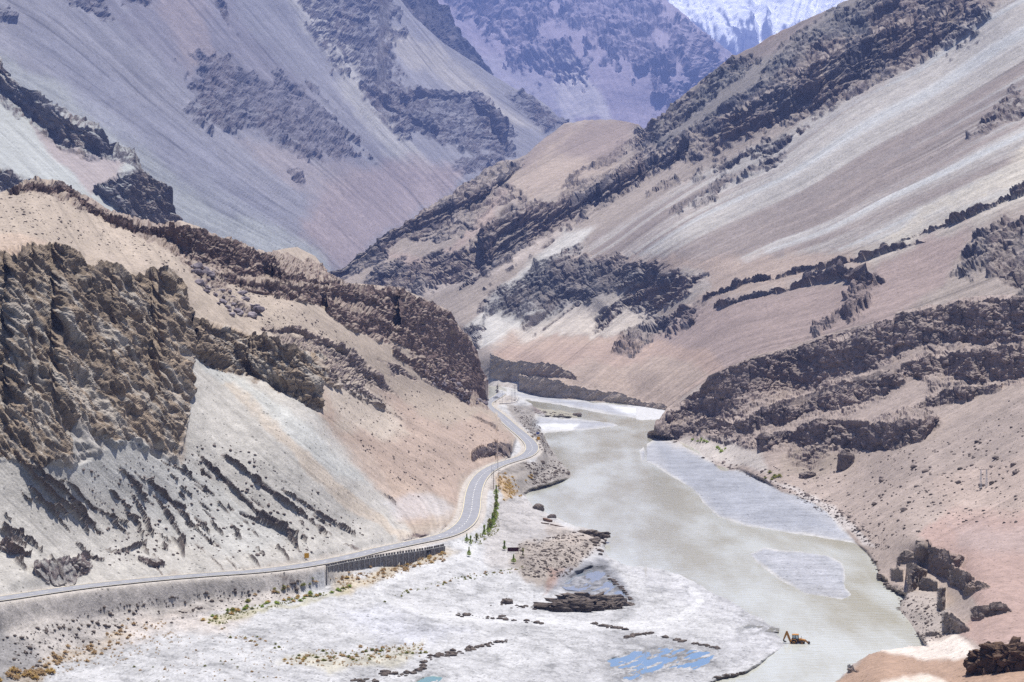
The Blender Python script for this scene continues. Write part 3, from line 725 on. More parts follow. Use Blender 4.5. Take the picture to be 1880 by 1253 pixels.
floor_pts = [(r[0], r[1], r[2]) for r in ROAD] + [
    (-70, 1300, 0.4), (-70, 1200, 7.5), (0, 1253, 1.2), (60, 1240, 1.0), (160, 1195, 1.8), (250, 1155, 4.2), (330, 1130, 5.2), (450, 1112, 5.8), (540, 1092, 6.3), (600, 1062, 7.8), (100, 1150, 9), (250, 1110, 9.6), (400, 1086, 9.4), (520, 1069, 9.6),
    (500, 1150, 4), (600, 1110, 5.0), (700, 1092, 4.6), (640, 1056, 8.3), (700, 1045, 8.4), (760, 1027, 9.2), (820, 1008, 10.4), (860, 1010, 9.3), (750, 1048, 6.8), (690, 1078, 5.4), (770, 1130, 3), (600, 1200, 2.2), (400, 1200, 2.6), (300, 1253, 1.4), (500, 1253, 1.4), (650, 1253, 1.4),
    (300, 1320, 1.0), (800, 1320, 1.0), (1200, 1320, 0.8), (800, 1180, 1.8), (900, 1140, 1.7), (1000, 1150, 1.4), (1100, 1150, 1.2), (900, 1090, 2.6), (1000, 1085, 1.5), (950, 1050, 5), (940, 1015, 7.2), (1000, 1030, 5.6), (1040, 1000, 5.5), (1070, 1030, 3), (1032, 1066, 1.4), (1092, 985, 2),
    (1000, 958, 2), (950, 950, 6), (920, 920, 9.4), (900, 960, 9.4), (915, 890, 10), (958, 905, 1.6), (950, 880, 7), (1000, 862, 5), (1040, 868, 0.8), (985, 848, 9.5), (1005, 838, 6), (1020, 842, 1.0), (992, 815, 9.8), (994, 803, 8.5), (1004, 812, 0.9), (975, 787, 9), (958, 765, 9.6), (990, 790, 2),
    (988, 775, 1.2), (978, 757, 1.2), (952, 746, 10), (935, 738, 12), (953, 733, 11), (966, 742, 4), (978, 739, 0.2), (1150, 1100, 1.1), (1250, 1120, 1.0), (1350, 1140, 0.8), (1200, 1200, 1.0), (1300, 1235, 0.8), (1100, 1253, 1.1), (1400, 1180, 0.7), (1200, 1060, 0.8), (1300, 1110, 0.8)]
floor_fit = tps_fit(floor_pts, 2e-4)

SHORE_R = [(1186, 797), (1210, 803), (1240, 809), (1275, 827), (1306, 847), (1322, 863), (1354, 864), (1402, 884), (1431, 903), (1460, 910), (1492, 922), (1519, 941), (1538, 956), (1559, 984), (1574, 1002), (1589, 1014), (1608, 1040), (1612, 1064), (1630, 1083), (1662, 1093), (1652, 1115), (1650, 1137), (1682, 1163), (1700, 1186), (1640, 1190), (1597, 1203), (1564, 1218), (1558, 1231), (1542, 1246), (1502, 1264), (1480, 1330)]
right_hill = inv_depth_spline([(a, b, 'z', 0.4) for a, b in SHORE_R[::2]] + [
    (1553, 862, 'z', 9), (1480, 862, 'z', 6), (1700, 850, 'z', 22), (1806, 895, 'z', 20.5), (1880, 850, 'z', 30), (1880, 960, 'z', 19), (1700, 950, 'z', 13.5), (1640, 960, 'z', 9), (1690, 996, 'z', 13), (1790, 1000, 'z', 14.5), (1880, 1000, 'z', 16), (1965, 1000, 'z', 17), (1880, 1150, 'z', 14.5), (1800, 1090, 'z', 13.5), (1965, 1300, 'z', 16),
    (1880, 1253, 'z', 14.5), (1720, 1250, 'z', 11), (1620, 1232, 'z', 7), (1600, 1300, 'z', 8), (1780, 1180, 'z', 11.5), (1700, 1200, 'z', 6), (1640, 1062, 'z', 2.2), (1668, 1085, 'z', 3), (1690, 1120, 'z', 3), (1730, 1150, 'z', 5), (1700, 1040, 'z', 5), (1740, 1075, 'z', 6), (1770, 1120, 'z', 9),
    (1200, 790, 'z', 6), (1250, 737, 'z', 20), (1300, 690, 'z', 38), (1390, 652, 'z', 52), (1545, 605, 'z', 67), (1640, 575, 'z', 78), (1770, 545, 'z', 87), (1880, 540, 'z', 89), (1965, 535, 'z', 91), (1310, 815, 'z', 4), (1400, 832, 'z', 10), (1500, 818, 'z', 16), (1620, 826, 'z', 20), (1720, 795, 'z', 29), (1880, 700, 'z', 51), (1800, 745, 'z', 40), (1965, 700, 'z', 54), (1600, 720, 'z', 38), (1450, 730, 'z', 28)])

left_poly = [(-200, 200), (300, 200), (912, 480), (912, 712), (912, 726), (906, 732), (893, 741), (900, 751), (925, 769), (944, 787), (950, 800), (940, 830), (915, 848), (885, 862), (868, 885), (861, 911), (858, 938), (850, 957), (832, 973), (808, 984), (756, 993), (688, 1007), (640, 1020), (510, 1043), (340, 1054), (170, 1070), (0, 1094), (-200, 1124)]
right_poly = SHORE_R + [(2400, 1340), (2400, 300), (1700, 300), (1190, 600), (1189, 796)]

def near_inv(px, py):
    z = tps_eval(floor_fit, px, py)
    sdr = sd_poly(px, py, RIVER)
    n1 = fbm2(px / 12, py / 5, 3, 311)
    z = np.clip(z, -0.5, 40)
    river = smooth(-4, 4, sdr + 1.5 * n1)
    z = z * (1 - river) + river * (-0.35 - 0.08 * np.clip(sdr, 0, 12))
    for i, b in enumerate(BARS):
        sb = sd_poly(px + 2 * n1, py + 0.8 * n1, b)
        m = smooth(-9, 3, sb)
        ht = 0.06 + 0.40 * smooth(-2, 26, sb) + 0.10 * fbm2(px / 26, py / 3.5, 4, 317, 0.6)
        z = z * (1 - m) + ht * m
    for q, pz in zip(POOLS, POOL_Z):
        sb = sd_poly(px + 2 * n1, py + 1.0 * n1, q)
        stripe = fbm2((px * 0.33 + py * 0.94) / 5.0, (px * 0.94 - py * 0.33) / 26.0, 4, 331, 0.65)
        m = smooth(-5, 5, sb)
        z = z * (1 - m) + m * (pz + 0.30 * stripe - 0.07 * smooth(0, 9, sb))
    back = smooth(728, 722, py + 0.05 * (940 - px)) * (px > 905); z = z * (1 - back) + np.minimum(z, 0.2) * back
    m = smooth(-1.5, 1.5, sd_poly(px, py, PLAT)); z = z * (1 - m) + 11.9 * m
    m = smooth(-3, 3, sd_poly(px + 3 * n1, py + n1, SPIT))
    z = z * (1 - m) + m * (1.3 + 0.9 * n1)
    zi = 1000.0 / (F_PX * (CAM_H - z) / np.maximum(py - HY, 60.0))
    ml = smooth(-4, 4, sd_poly(px, py, left_poly))
    hl = tps_eval(left_hill, px, py)
    out = zi * (1 - ml) + hl * ml
    mr = smooth(-3, 5, sd_poly(px + 2.5 * n1, py + 2 * n1, right_poly))
    hr = tps_eval(right_hill, px, py)
    return out * (1 - mr) + hr * mr

crest = [(-70, 345), (0, 354), (25, 343), (55, 333), (75, 329), (105, 331), (128, 346), (170, 365), (200, 386), (240, 404), (275, 408), (305, 411), (330, 405), (365, 416), (398, 434), (442, 449), (494, 463), (520, 457), (545, 454), (579, 471), (606, 507), (640, 520), (690, 524), (735, 529), (773, 546), (824, 570), (838, 598), (865, 621), (879, 660), (889, 690), (900, 704), (909, 712), (911, 726), (913, 703),
         (1150, 703), (1183, 703), (1187, 797), (1200, 788), (1212, 768), (1225, 748), (1250, 736), (1290, 712), (1300, 690), (1330, 678), (1385, 653), (1440, 640), (1480, 626), (1545, 606), (1600, 592), (1640, 588), (1645, 573), (1720, 561), (1770, 545), (1880, 540), (1965, 536), (2075, 545)]
S = Sheet("valley_ground", -150, 2075, 1.8, crest, [(-150, 1345), (2075, 1345)], 500, near_inv, 100, 0.0)
S.flow([(0, [(0, 860), (150, 1010), (240, 1080)]), (150, [(200, 830), (420, 1010), (480, 1080)]), (300, [(350, 720), (560, 900), (680, 990)]), (430, [(480, 640), (700, 800), (830, 900)]), (560, [(560, 560), (780, 700), (930, 780)]),
        (640, [(640, 520), (830, 640), (905, 730)]), (-100, [(-70, 950), (60, 1060)]),
        (1500, [(1880, 800), (1700, 900), (1590, 980)]), (1420, [(1880, 700), (1600, 860), (1480, 920)]), (1300, [(1880, 560), (1500, 760), (1300, 850)]), (1600, [(1880, 1000), (1750, 1060), (1650, 1110)])])
px, py = S.px, S.py
# ------------------------------------------------ colours of the ground itself
S.col[:] = A(208, 206, 205)                                                 # pale river silt
spk = fbm2(px / 3.0, py / 2.2, 3, 141, 0.75)
lp = S.paint(left_poly, A(188, 169, 149), 3, 0.25)                           # tan hill
S.paint([(-80, 335), (80, 328), (330, 480), (500, 560), (640, 640), (640, 700), (360, 590), (345, 500), (150, 460), (80, 440), (-80, 470)], A(190, 171, 150), 8, 1, 0.9)
S.paint([(-80, 430), (40, 430), (88, 446), (40, 470), (-80, 470)], A(212, 182, 156), 5, 0.5, 0.6)
S.paint([(352, 590), (430, 620), (590, 760), (700, 850), (760, 1000), (-80, 1110), (-80, 800), (130, 860), (230, 790), (330, 860), (350, 720)], A(198, 192, 182), 8, 1.0, 0.95)
S.paint([(360, 660), (440, 690), (590, 800), (700, 900), (640, 880), (500, 790), (400, 710)], A(200, 199, 192), 7, 1, 0.9, 8)
S.paint([(590, 755), (650, 760), (760, 880), (800, 960), (740, 950), (660, 860)], A(198, 170, 148), 12, 1, 0.8, 14)
S.paint([(590, 700), (700, 720), (820, 770), (880, 760), (945, 800), (940, 830), (850, 870), (845, 930), (760, 900), (680, 830), (600, 760)], A(188, 162, 143), 9, 1, 0.9, 6)
S.paint([(595, 700), (660, 700), (760, 790), (700, 810), (620, 780)], A(210, 194, 174), 12, 1.2, 0.8, 8)
S.paint([(430, 700), (500, 760), (640, 900), (740, 985), (640, 930), (480, 780), (380, 700)], A(212, 190, 164), 5, 1, 0.6, 14)
S.paint([(100, 760), (340, 850), (560, 1000), (400, 1020), (150, 900)], A(196, 194, 188), 12, 1.2, 0.6, 12)
S.paint([(700, 915), (780, 905), (830, 925), (800, 955), (730, 945)], A(204, 202, 206), 10, 1.4, 0.5)
# embankment under the road
S.paint([(-80, 1110), (0, 1108), (170, 1084), (340, 1066), (510, 1055), (598, 1045), (600, 1064), (540, 1094), (450, 1114), (330, 1132), (250, 1157), (160, 1197), (60, 1253), (-80, 1340)], A(204, 193, 182), 4, 0.7, 0.95)
S.paint([(-80, 1150), (0, 1160), (60, 1200), (90, 1253), (-80, 1340)], A(140, 138, 138), 14, 1.5, 0.7)
S.paint([(250, 1130), (400, 1125), (470, 1120), (420, 1160), (300, 1160), (200, 1200)], A(222, 206, 192), 12, 1.5, 0.7)
S.paint([(600, 1062), (700, 1050), (815, 1010), (840, 1020), (760, 1045), (690, 1072), (620, 1090)], A(206, 190, 166), 8, 1.5, 0.7)
S.paint([(870, 860), (960, 850), (1055, 865), (1045, 880), (960, 908), (930, 900), (880, 900)], A(182, 170, 158), 5, 0.8, 0.95)
S.paint([(925, 742), (985, 752), (1004, 800), (1040, 845), (1058, 866), (1042, 882), (965, 910), (945, 880), (985, 850), (1003, 830), (986, 806), (950, 775)], A(176, 166, 156), 4, 0.8, 0.95)
S.paint([(905, 905), (960, 910), (975, 930), (1030, 960), (1110, 985), (1100, 1020), (1040, 1040), (1025, 1070), (960, 1060), (900, 1050), (880, 1000)], A(200, 192, 186), 8, 1.0, 0.8)
S.paint([(960, 990), (1050, 970), (1110, 995), (1060, 1040), (1030, 1075), (960, 1060), (930, 1040)], A(178, 162, 146), 8, 1.2, 0.85)
S.paint([(1010, 1045), (1040, 1040), (1025, 1080), (1000, 1080)], A(170, 130, 112), 6, 1.2, 0.7)
S.paint([(1010, 955), (1100, 975), (1110, 990), (1040, 990), (1000, 970)], A(206, 188, 172), 6, 1.2, 0.6)
# river flats: damp grey against dry white silt
S.paint([(1120, 1030), (1260, 1060), (1340, 1105), (1440, 1150), (1460, 1180), (1380, 1230), (1300, 1180), (1380, 1160), (1280, 1120), (1200, 1080)], A(206, 204, 206), 14, 2, 0.7)
S.paint([(930, 1253), (1100, 1180), (1180, 1160), (1330, 1180), (1420, 1200), (1300, 1260), (1100, 1330), (860, 1330)], A(192, 190, 190), 12, 2, 0.75)
S.paint([(1030, 1040), (1120, 1035), (1150, 1080), (1160, 1108), (1080, 1100), (1010, 1085)], A(168, 168, 174), 8, 1.5, 0.85)
S.paint([(620, 1120), (760, 1130), (860, 1170), (760, 1180), (640, 1150)], A(214, 214, 222), 14, 2, 0.6)
S.paint(PLAT, A(200, 188, 176), 2, 0.1, 0.95)
S.paint([(520, 1215), (580, 1195), (640, 1198), (700, 1188), (785, 1182), (770, 1205), (700, 1215), (600, 1225)], A(206, 194, 150), 9, 1.5, 0.5)
S.paint([(610, 1062), (700, 1048), (800, 1020), (820, 1024), (720, 1060), (640, 1082)], A(210, 190, 150), 8, 1.5, 0.5)
S.paint([(375, 1138), (440, 1118), (600, 1088), (640, 1076), (640, 1084), (500, 1116), (400, 1148)], A(190, 180, 120), 5, 1.2, 0.55)
S.paint([(912, 868), (930, 872), (950, 905), (935, 915), (920, 895)], A(214, 172, 104), 5, 1.2, 0.7)
S.paint([(20, 1250), (130, 1200), (230, 1160), (240, 1170), (150, 1215), (60, 1260)], A(206, 182, 148), 8, 1.5, 0.5)
S.paint(SPIT, A(150, 132, 126), 3, 0.5, 0.9)
for i, b in enumerate(BARS):
    S.paint(b, A(180, 181, 187), 4, 0.3, 0.95)
S.paint([(1205, 815), (1300, 850), (1420, 905), (1540, 975), (1440, 972), (1330, 945), (1285, 900), (1230, 865)], A(168, 171, 180), 10, 0.5, 0.85)
S.paint([(1390, 1020), (1500, 1025), (1540, 1080), (1480, 1080)], A(190, 190, 196), 10, 0.8, 0.7)
S.paint([(1440, 1070), (1540, 1080), (1560, 1095), (1540, 1103), (1470, 1090)], A(170, 168, 168), 6, 0.8, 0.6)
S.paint([(1120, 745), (1230, 752), (1225, 768), (1160, 765)], A(242, 242, 242), 6, 0.5, 0.9)
S.paint([(986, 782), (1060, 780), (1050, 792), (998, 796)], A(244, 244, 244), 5, 0.5, 0.9)
for b in BARS:
    rim = smooth(-5, 0, sd_poly(px + 0.4 * S.wx, py + 0.3 * S.wy, b)) * (1 - smooth(1, 7, sd_poly(px + 0.4 * S.wx, py + 0.3 * S.wy, b)))
    S.col = S.col * (1 - 0.6 * rim[..., None]) + A(214, 209, 200) * 0.6 * rim[..., None]
# river bed under the water: mud
rv = smooth(0, 4, sd_poly(px, py, RIVER))
for b in BARS: rv = rv * (1 - smooth(-3, 1, sd_poly(px, py, b)))
S.col = S.col * (1 - rv[..., None]) + A(176, 168, 146) * rv[..., None]
# right bank
rp = S.paint(right_poly, A(184, 164, 150), 3, 0.25)
S.paint([(1690, 985), (1760, 930), (1965, 930), (1965, 1180), (1800, 1190), (1760, 1165), (1800, 1120), (1760, 1060)], A(188, 155, 141), 6, 1.0, 0.9)
S.paint([(1750, 960), (1965, 960), (1965, 1020), (1760, 1000)], A(186, 164, 156), 14, 1.5, 0.6)
S.paint([(1700, 860), (1965, 840), (1965, 940), (1740, 950)], A(194, 170, 154), 14, 1.2, 0.6)
S.paint([(1210, 805), (1330, 810), (1400, 835), (1400, 870), (1310, 852), (1270, 828)], A(214, 204, 194), 7, 1.2, 0.75)
S.paint([(1400, 880), (1440, 900), (1500, 925), (1560, 980), (1580, 1000), (1600, 1005), (1540, 935), (1480, 905)], A(226, 218, 212), 4, 0.8, 0.6)
S.paint([(1440, 830), (1560, 830), (1560, 860), (1500, 880), (1430, 870)], A(170, 152, 134), 8, 1.2, 0.7)
S.paint([(1620, 830), (1760, 770), (1965, 700), (1965, 820), (1700, 880), (1600, 880)], A(170, 152, 140), 10, 1.2, 0.75)
S.paint([(1640, 1080), (1720, 1090), (1760, 1160), (1690, 1185), (1650, 1140)], A(190, 176, 164), 6, 1.0, 0.8)
S.paint([(1540, 1250), (1600, 1200), (1700, 1190), (1800, 1200), (1965, 1200), (1965, 1340), (1480, 1340)], A(188, 150, 120), 5, 0.8, 0.9)
S.paint([(1600, 1197), (1700, 1183), (1760, 1170), (1790, 1195), (1785, 1215), (1700, 1210), (1640, 1205)], A(242, 226, 210), 6, 1.0, 0.95)
S.paint([(1620, 1250), (1700, 1240), (1740, 1260), (1640, 1300)], A(242, 224, 204), 6, 0.8, 0.9)
st = streaks(S, 0.17, 0.10, 0.33, 101)
S.extra += (0.10 * (st - 1) / 0.17) * smooth(0.3, 0.9, lp) * (py < 1030)
hillm = np.maximum(lp, rp * (1 - smooth(960, 1010, py)))
S.col *= (1 + (st - 1) * hillm)[..., None]
S.col *= (1 + 0.12 * fbm2(px / 26, py / 14, 4, 145, 0.65))[..., None]
barm = np.zeros(px.shape)
for b in BARS: barm = np.maximum(barm, smooth(-2, 4, sd_poly(px, py, b)))
S.col *= (1 - 0.16 * barm * smooth(-0.2, 0.6, fbm2(px / 60 + py / 30, py / 2.2, 3, 146, 0.6)))[..., None]
wetp = np.zeros(px.shape)
for q in POOLS: wetp = np.maximum(wetp, smooth(-16, 4, sd_poly(px + S.wx, py + 0.5 * S.wy, q)))
S.col *= (1 - 0.42 * wetp * smooth(-0.5, 0.3, fbm2(px / 14, py / 5, 4, 144, 0.7)))[..., None]
fl = (1 - lp) * (1 - rp) * (1 - smooth(-2, 2, sd_poly(px, py, RIVER)))                                          # the flats: damp, braided, trampled
braid = 1 - np.abs(fbm2((px * 0.9 + py * 0.9) / 46, (py - px * 0.25) / 9, 4, 147, 0.6))
S.col *= (1 - fl * (0.26 * smooth(0.80, 1.0, braid) + 0.20 * smooth(0.0, 0.6, fbm2(px / 60, py / 20, 4, 149, 0.6))))[..., None]
S.col *= (1 - 0.16 * fl * smooth(0.25, 0.8, spk + 0.4 * fbm2(px / 18, py / 7, 2, 148)))[..., None]
# ------------------------------------------------ cliffs and rock
# big conglomerate cliff, left
S.cliff([(-70, 476), (0, 471), (40, 462), (85, 446), (110, 446), (150, 466), (165, 486), (200, 490), (240, 503), (270, 497), (318, 498), (334, 520), (344, 545), (351, 600), (353, 640)],
        [(-70, 830), (0, 836), (70, 862), (128, 848), (120, 800), (80, 760), (130, 770), (180, 812), (232, 806), (262, 800), (300, 822), (322, 850), (332, 800), (345, 745), (353, 720)] if False else
        [(-70, 830), (0, 836), (62, 862), (100, 852), (134, 836), (140, 770), (180, 806), (232, 812), (262, 806), (300, 830), (322, 848), (332, 800), (345, 745), (353, 722)], 0.6, 4)
S.cliff([(353, 582), (372, 586), (430, 600), (455, 612), (500, 618), (560, 640), (580, 655), (590, 672)], [(353, 650), (380, 672), (440, 690), (455, 680), (500, 708), (545, 735), (585, 757), (590, 757)], 0.2, 3)
S.cliff([(592, 676), (620, 684), (660, 705), (700, 735)], [(592, 704), (620, 712), (660, 722), (700, 738)], 0.4, 3)
# upper dark bands on the left hill
S.cliff([(15, 347), (60, 336), (105, 334), (130, 350), (190, 388), (250, 412), (306, 414), (340, 412), (398, 436), (442, 452), (497, 466), (512, 478)], [(15, 358), (60, 352), (105, 352), (130, 366), (190, 404), (250, 428), (306, 440), (340, 470), (398, 492), (442, 508), (497, 505), (512, 506)], 0.3, 4)
S.cliff([(340, 478), (400, 500), (470, 512), (560, 520), (610, 530)], [(340, 484), (400, 512), (470, 540), (560, 556), (610, 560)], 0.5, 5)
S.cliff([(500, 480), (545, 500), (600, 515), (650, 524), (735, 534), (800, 560)], [(500, 512), (545, 530), (600, 545), (650, 552), (735, 600), (800, 640)], 0.4, 5)
S.cliff([(600, 546), (650, 566), (690, 580), (750, 606), (790, 640)], [(600, 576), (650, 612), (690, 612), (750, 642), (790, 668)], 0.3, 4)
S.cliff([(735, 534), (773, 550), (824, 574), (838, 603), (865, 625), (879, 663), (889, 693), (906, 715)], [(735, 620), (773, 650), (824, 690), (838, 700), (865, 715), (879, 728), (889, 734), (906, 737)], 0.35, 5)
S.cliff([(720, 640), (780, 668), (830, 700), (862, 722)], [(720, 652), (780, 694), (830, 724), (862, 742)], 0.3, 4)
S.cliff([(625, 640), (650, 642), (690, 680), (720, 716)], [(625, 646), (650, 672), (690, 702), (720, 720)], 0.3, 3)
S.cliff([(480, 600), (540, 598), (600, 618), (660, 655)], [(480, 606), (540, 612), (600, 634), (660, 664)], 0.3, 3)
S.cliff([(866, 832), (880, 822), (915, 812), (938, 808)], [(866, 846), (880, 842), (915, 836), (938, 828)], 0.25, 3)
S.cliff([(735, 985), (770, 974), (800, 968), (822, 955)], [(735, 990), (770, 984), (800, 980), (822, 962)], 0.25, 2)
S.cliff([(65, 1036), (90, 1028), (130, 1024), (160, 1018), (168, 1030)], [(65, 1056), (90, 1062), (130, 1064), (160, 1054), (168, 1040)], 0.25, 3)
S.cliff([(0, 995), (20, 990), (50, 1015)], [(0, 1010), (20, 1020), (50, 1022)], 0.25, 3)
S.cliff([(255, 1020), (275, 1024), (300, 1030)], [(255, 1030), (275, 1040), (300, 1042)], 0.25, 2)
# right bank bands
S.cliff([(1396, 800), (1450, 789), (1500, 769), (1563, 770), (1635, 776), (1690, 770), (1722, 762)], [(1396, 832), (1445, 817), (1500, 822), (1530, 818), (1600, 829), (1650, 824), (1696, 808), (1722, 776)], 0.30, 3)
S.cliff([(1322, 790), (1359, 770), (1403, 750), (1444, 737), (1512, 716), (1533, 709), (1570, 692), (1614, 682), (1658, 687)], [(1322, 803), (1366, 796), (1410, 783), (1444, 779), (1505, 755), (1567, 751), (1614, 728), (1658, 706)], 0.35, 4)
S.cliff([(1297, 709), (1311, 690), (1369, 663), (1424, 647), (1499, 640), (1546, 622), (1597, 601), (1645, 592)], [(1297, 728), (1356, 731), (1410, 721), (1465, 704), (1499, 703), (1546, 690), (1597, 675), (1645, 650)], 0.40, 4)
S.cliff([(1645, 577), (1716, 565), (1771, 549), (1825, 546), (1880, 544), (1965, 540)], [(1645, 646), (1699, 632), (1744, 628), (1785, 632), (1818, 636), (1880, 629), (1965, 625)], 0.35, 4)
S.cliff([(1740, 646), (1800, 646), (1839, 641), (1880, 634), (1965, 630)], [(1740, 688), (1785, 706), (1818, 700), (1880, 697), (1965, 690)], 0.35, 4)
S.cliff([(1655, 668), (1700, 655), (1740, 650)], [(1655, 690), (1700, 694), (1740, 690)], 0.4, 5)
S.cliff([(1690, 740), (1730, 716), (1780, 712), (1840, 705)], [(1690, 755), (1730, 742), (1780, 736), (1840, 716)], 0.4, 5)
S.cliff([(1225, 760), (1260, 742), (1300, 728), (1360, 735)], [(1225, 775), (1260, 765), (1300, 752), (1360, 745)], 0.4, 4)
S.cliff([(1190, 797), (1230, 782), (1290, 765), (1350, 775)], [(1190, 803), (1230, 803), (1290, 795), (1350, 790)], 0.4, 4)
# eroded terrace edge above the river, lower right
for top, bot in (([(1682, 992), (1706, 990), (1712, 1004), (1740, 1012), (1772, 1022)], [(1682, 1030), (1704, 1030), (1706, 1052), (1745, 1066), (1772, 1030)]),
                 ([(1744, 1034), (1762, 1044), (1780, 1056), (1790, 1062)], [(1740, 1072), (1762, 1082), (1774, 1090), (1790, 1070)]),
                 ([(1770, 1086), (1786, 1068), (1800, 1068), (1818, 1078)], [(1770, 1096), (1786, 1090), (1800, 1084), (1818, 1081)]),
                 ([(1783, 1114), (1808, 1112), (1832, 1106), (1858, 1120)], [(1783, 1136), (1800, 1140), (1815, 1132), (1858, 1124)]),
                 ([(1730, 1123), (1746, 1126), (1764, 1140), (1780, 1152)], [(1730, 1164), (1750, 1164), (1764, 1164), (1780, 1158)]),
                 ([(1722, 1079), (1730, 1076), (1736, 1080)], [(1722, 1122), (1730, 1124), (1736, 1118)]),
                 ([(1610, 1053), (1625, 1056), (1630, 1062)], [(1610, 1066), (1625, 1070), (1630, 1070)]),
                 ([(1625, 1070), (1640, 1074), (1658, 1080)], [(1625, 1084), (1640, 1090), (1658, 1096)]),
                 ([(1634, 1042), (1648, 1042), (1658, 1046)], [(1634, 1066), (1648, 1070), (1658, 1068)]),
                 ([(1666, 1036), (1680, 1038), (1702, 1048)], [(1666, 1090), (1680, 1084), (1702, 1060)]),
                 ([(1688, 1062), (1702, 1058), (1722, 1068)], [(1688, 1084), (1702, 1086), (1722, 1086)]),
                 ([(1648, 1022), (1660, 1010), (1680, 1016)], [(1648, 1042), (1660, 1034), (1680, 1030)]),
                 ([(1700, 1160), (1720, 1158), (1724, 1160)], [(1700, 1170), (1720, 1168), (1724, 1166)]),
                 ([(1556, 1220), (1566, 1222), (1575, 1232)], [(1556, 1232), (1566, 1234), (1575, 1235)])):
    S.cliff(top, bot, 0.08, 1.2, rock=0.55)
for poly, f, g, p, w in (
        ([(15, 345), (70, 330), (130, 345), (200, 385), (320, 408), (400, 436), (500, 465), (590, 490), (640, 520), (740, 528), (830, 575), (870, 640), (910, 715), (905, 738), (860, 735), (800, 700), (760, 650), (690, 620), (600, 560), (520, 540), (440, 510), (340, 470), (200, 405), (100, 355)], 3, 6, 8, 0.8),
        ([(330, 470), (380, 500), (430, 540), (470, 575), (440, 575), (390, 540), (350, 500)], 4, 0, 9, 1.0),
        ([(740, 640), (800, 690), (860, 720), (890, 745), (840, 735), (780, 700)], 4, 0, 9, 1.0),
        ([(700, 660), (740, 680), (760, 700), (720, 690)], 3, 0, 6, 1.0),
        ([(350, 590), (400, 620), (500, 690), (560, 720), (590, 750), (480, 700), (420, 680), (360, 660)], 4, 4, 8, 0.8),
        ([(480, 605), (560, 610), (680, 680), (720, 725), (640, 700), (590, 660), (520, 630)], 4, 6, 9, 1.0),
        ([(1188, 800), (1230, 748), (1300, 692), (1400, 652), (1500, 630), (1640, 580), (1780, 545), (1965, 538), (1965, 695), (1830, 700), (1740, 720), (1720, 790), (1640, 825), (1400, 832), (1310, 812), (1240, 805)], 4, 5, 5, 0.7),
        ([(1440, 835), (1490, 820), (1520, 835), (1500, 858), (1455, 860)], 3, 0, 5, 0.7),
        ([(1740, 700), (1830, 700), (1880, 700), (1800, 720), (1730, 745)], 4, 4, 8, 1)):
    S.rocks(poly, f, g, p, w)
# light talus aprons inside the right-hand rocks
for poly in ([(1590, 745), (1680, 700), (1700, 705), (1690, 740), (1600, 770), (1540, 768)], [(1700, 745), (1840, 710), (1900, 700), (1965, 700), (1965, 760), (1760, 800)], [(1520, 700), (1600, 680), (1700, 640), (1700, 660), (1600, 700)],
             [(1440, 745), (1560, 705), (1640, 680), (1560, 712), (1460, 752)]):
    m = smooth(-4, 4, sd_poly(px + S.wx, py + S.wy, poly) + 5 * spk)
    S.rock *= 1 - 0.85 * m
# thin ribs of cemented gravel running down the slope, lower left
RIBS = [([(25, 835), (60, 870), (110, 925)], 4.5), ([(55, 845), (90, 880), (120, 907)], 5), ([(128, 915), (160, 955), (187, 983)], 5), ([(50, 890), (90, 935), (128, 976)], 3), ([(112, 920), (150, 960), (163, 980)], 3), ([(120, 880), (170, 930), (235, 965)], 3),
        ([(220, 862), (250, 890), (262, 920)], 5), ([(268, 880), (300, 908), (340, 935)], 5), ([(240, 905), (255, 935), (280, 985)], 3.5), ([(285, 915), (310, 950), (340, 998)], 4), ([(295, 905), (345, 955), (390, 1000)], 3), ([(230, 940), (250, 958), (262, 985)], 3.5),
        ([(365, 835), (420, 890), (470, 940), (520, 975), (550, 1012)], 5), ([(440, 940), (480, 960), (545, 985)], 4), ([(410, 835), (450, 865), (500, 905), (548, 942)], 5), ([(520, 900), (560, 925), (620, 965), (650, 985)], 4), ([(545, 935), (570, 955), (578, 965)], 4), ([(0, 960), (40, 985), (78, 1014)], 3.5),
        ([(0, 975), (20, 985), (45, 1005)], 4), ([(15, 1000), (30, 1010), (55, 1020)], 5), ([(325, 990), (336, 1010), (338, 1022)], 4), ([(455, 1060), (490, 1070), (545, 1088)], 2.2), ([(580, 965), (590, 975), (596, 985)], 5), ([(300, 850), (330, 862), (380, 900)], 2.2), ([(150, 1020), (170, 1026), (190, 1030)], 3),
        ([(195, 1010), (205, 1014), (225, 1012), (258, 1002), (268, 996)], 4), ([(640, 720), (690, 745), (740, 770)], 2), ([(860, 760), (890, 775), (915, 790)], 3), ([(700, 905), (715, 915), (725, 925)], 2.5), ([(630, 1000), (660, 1003)], 2)]
rr_ = random.Random(5)
RIBS = [(l_, w_ * 0.8) for l_, w_ in RIBS]
for _ in range(75):
    x_, y_ = rr_.uniform(0, 600), rr_.uniform(845, 1030)
    if sd_poly(np.array([x_]), np.array([y_]), [(0, 880), (120, 870), (240, 840), (420, 850), (620, 960), (560, 1020), (300, 1040), (0, 1060)])[0] < 0: continue
    L_ = rr_.uniform(10, 42); an = math.radians(rr_.gauss(43, 4))
    RIBS.append(([(x_, y_), (x_ + L_ * 0.5 * math.cos(an) + rr_.uniform(-2, 2), y_ + L_ * 0.5 * math.sin(an)), (x_ + L_ * math.cos(an), y_ + L_ * math.sin(an))], rr_.uniform(1.2, 2.6)))
ext = S.extra; ribm = np.zeros(px.shape)
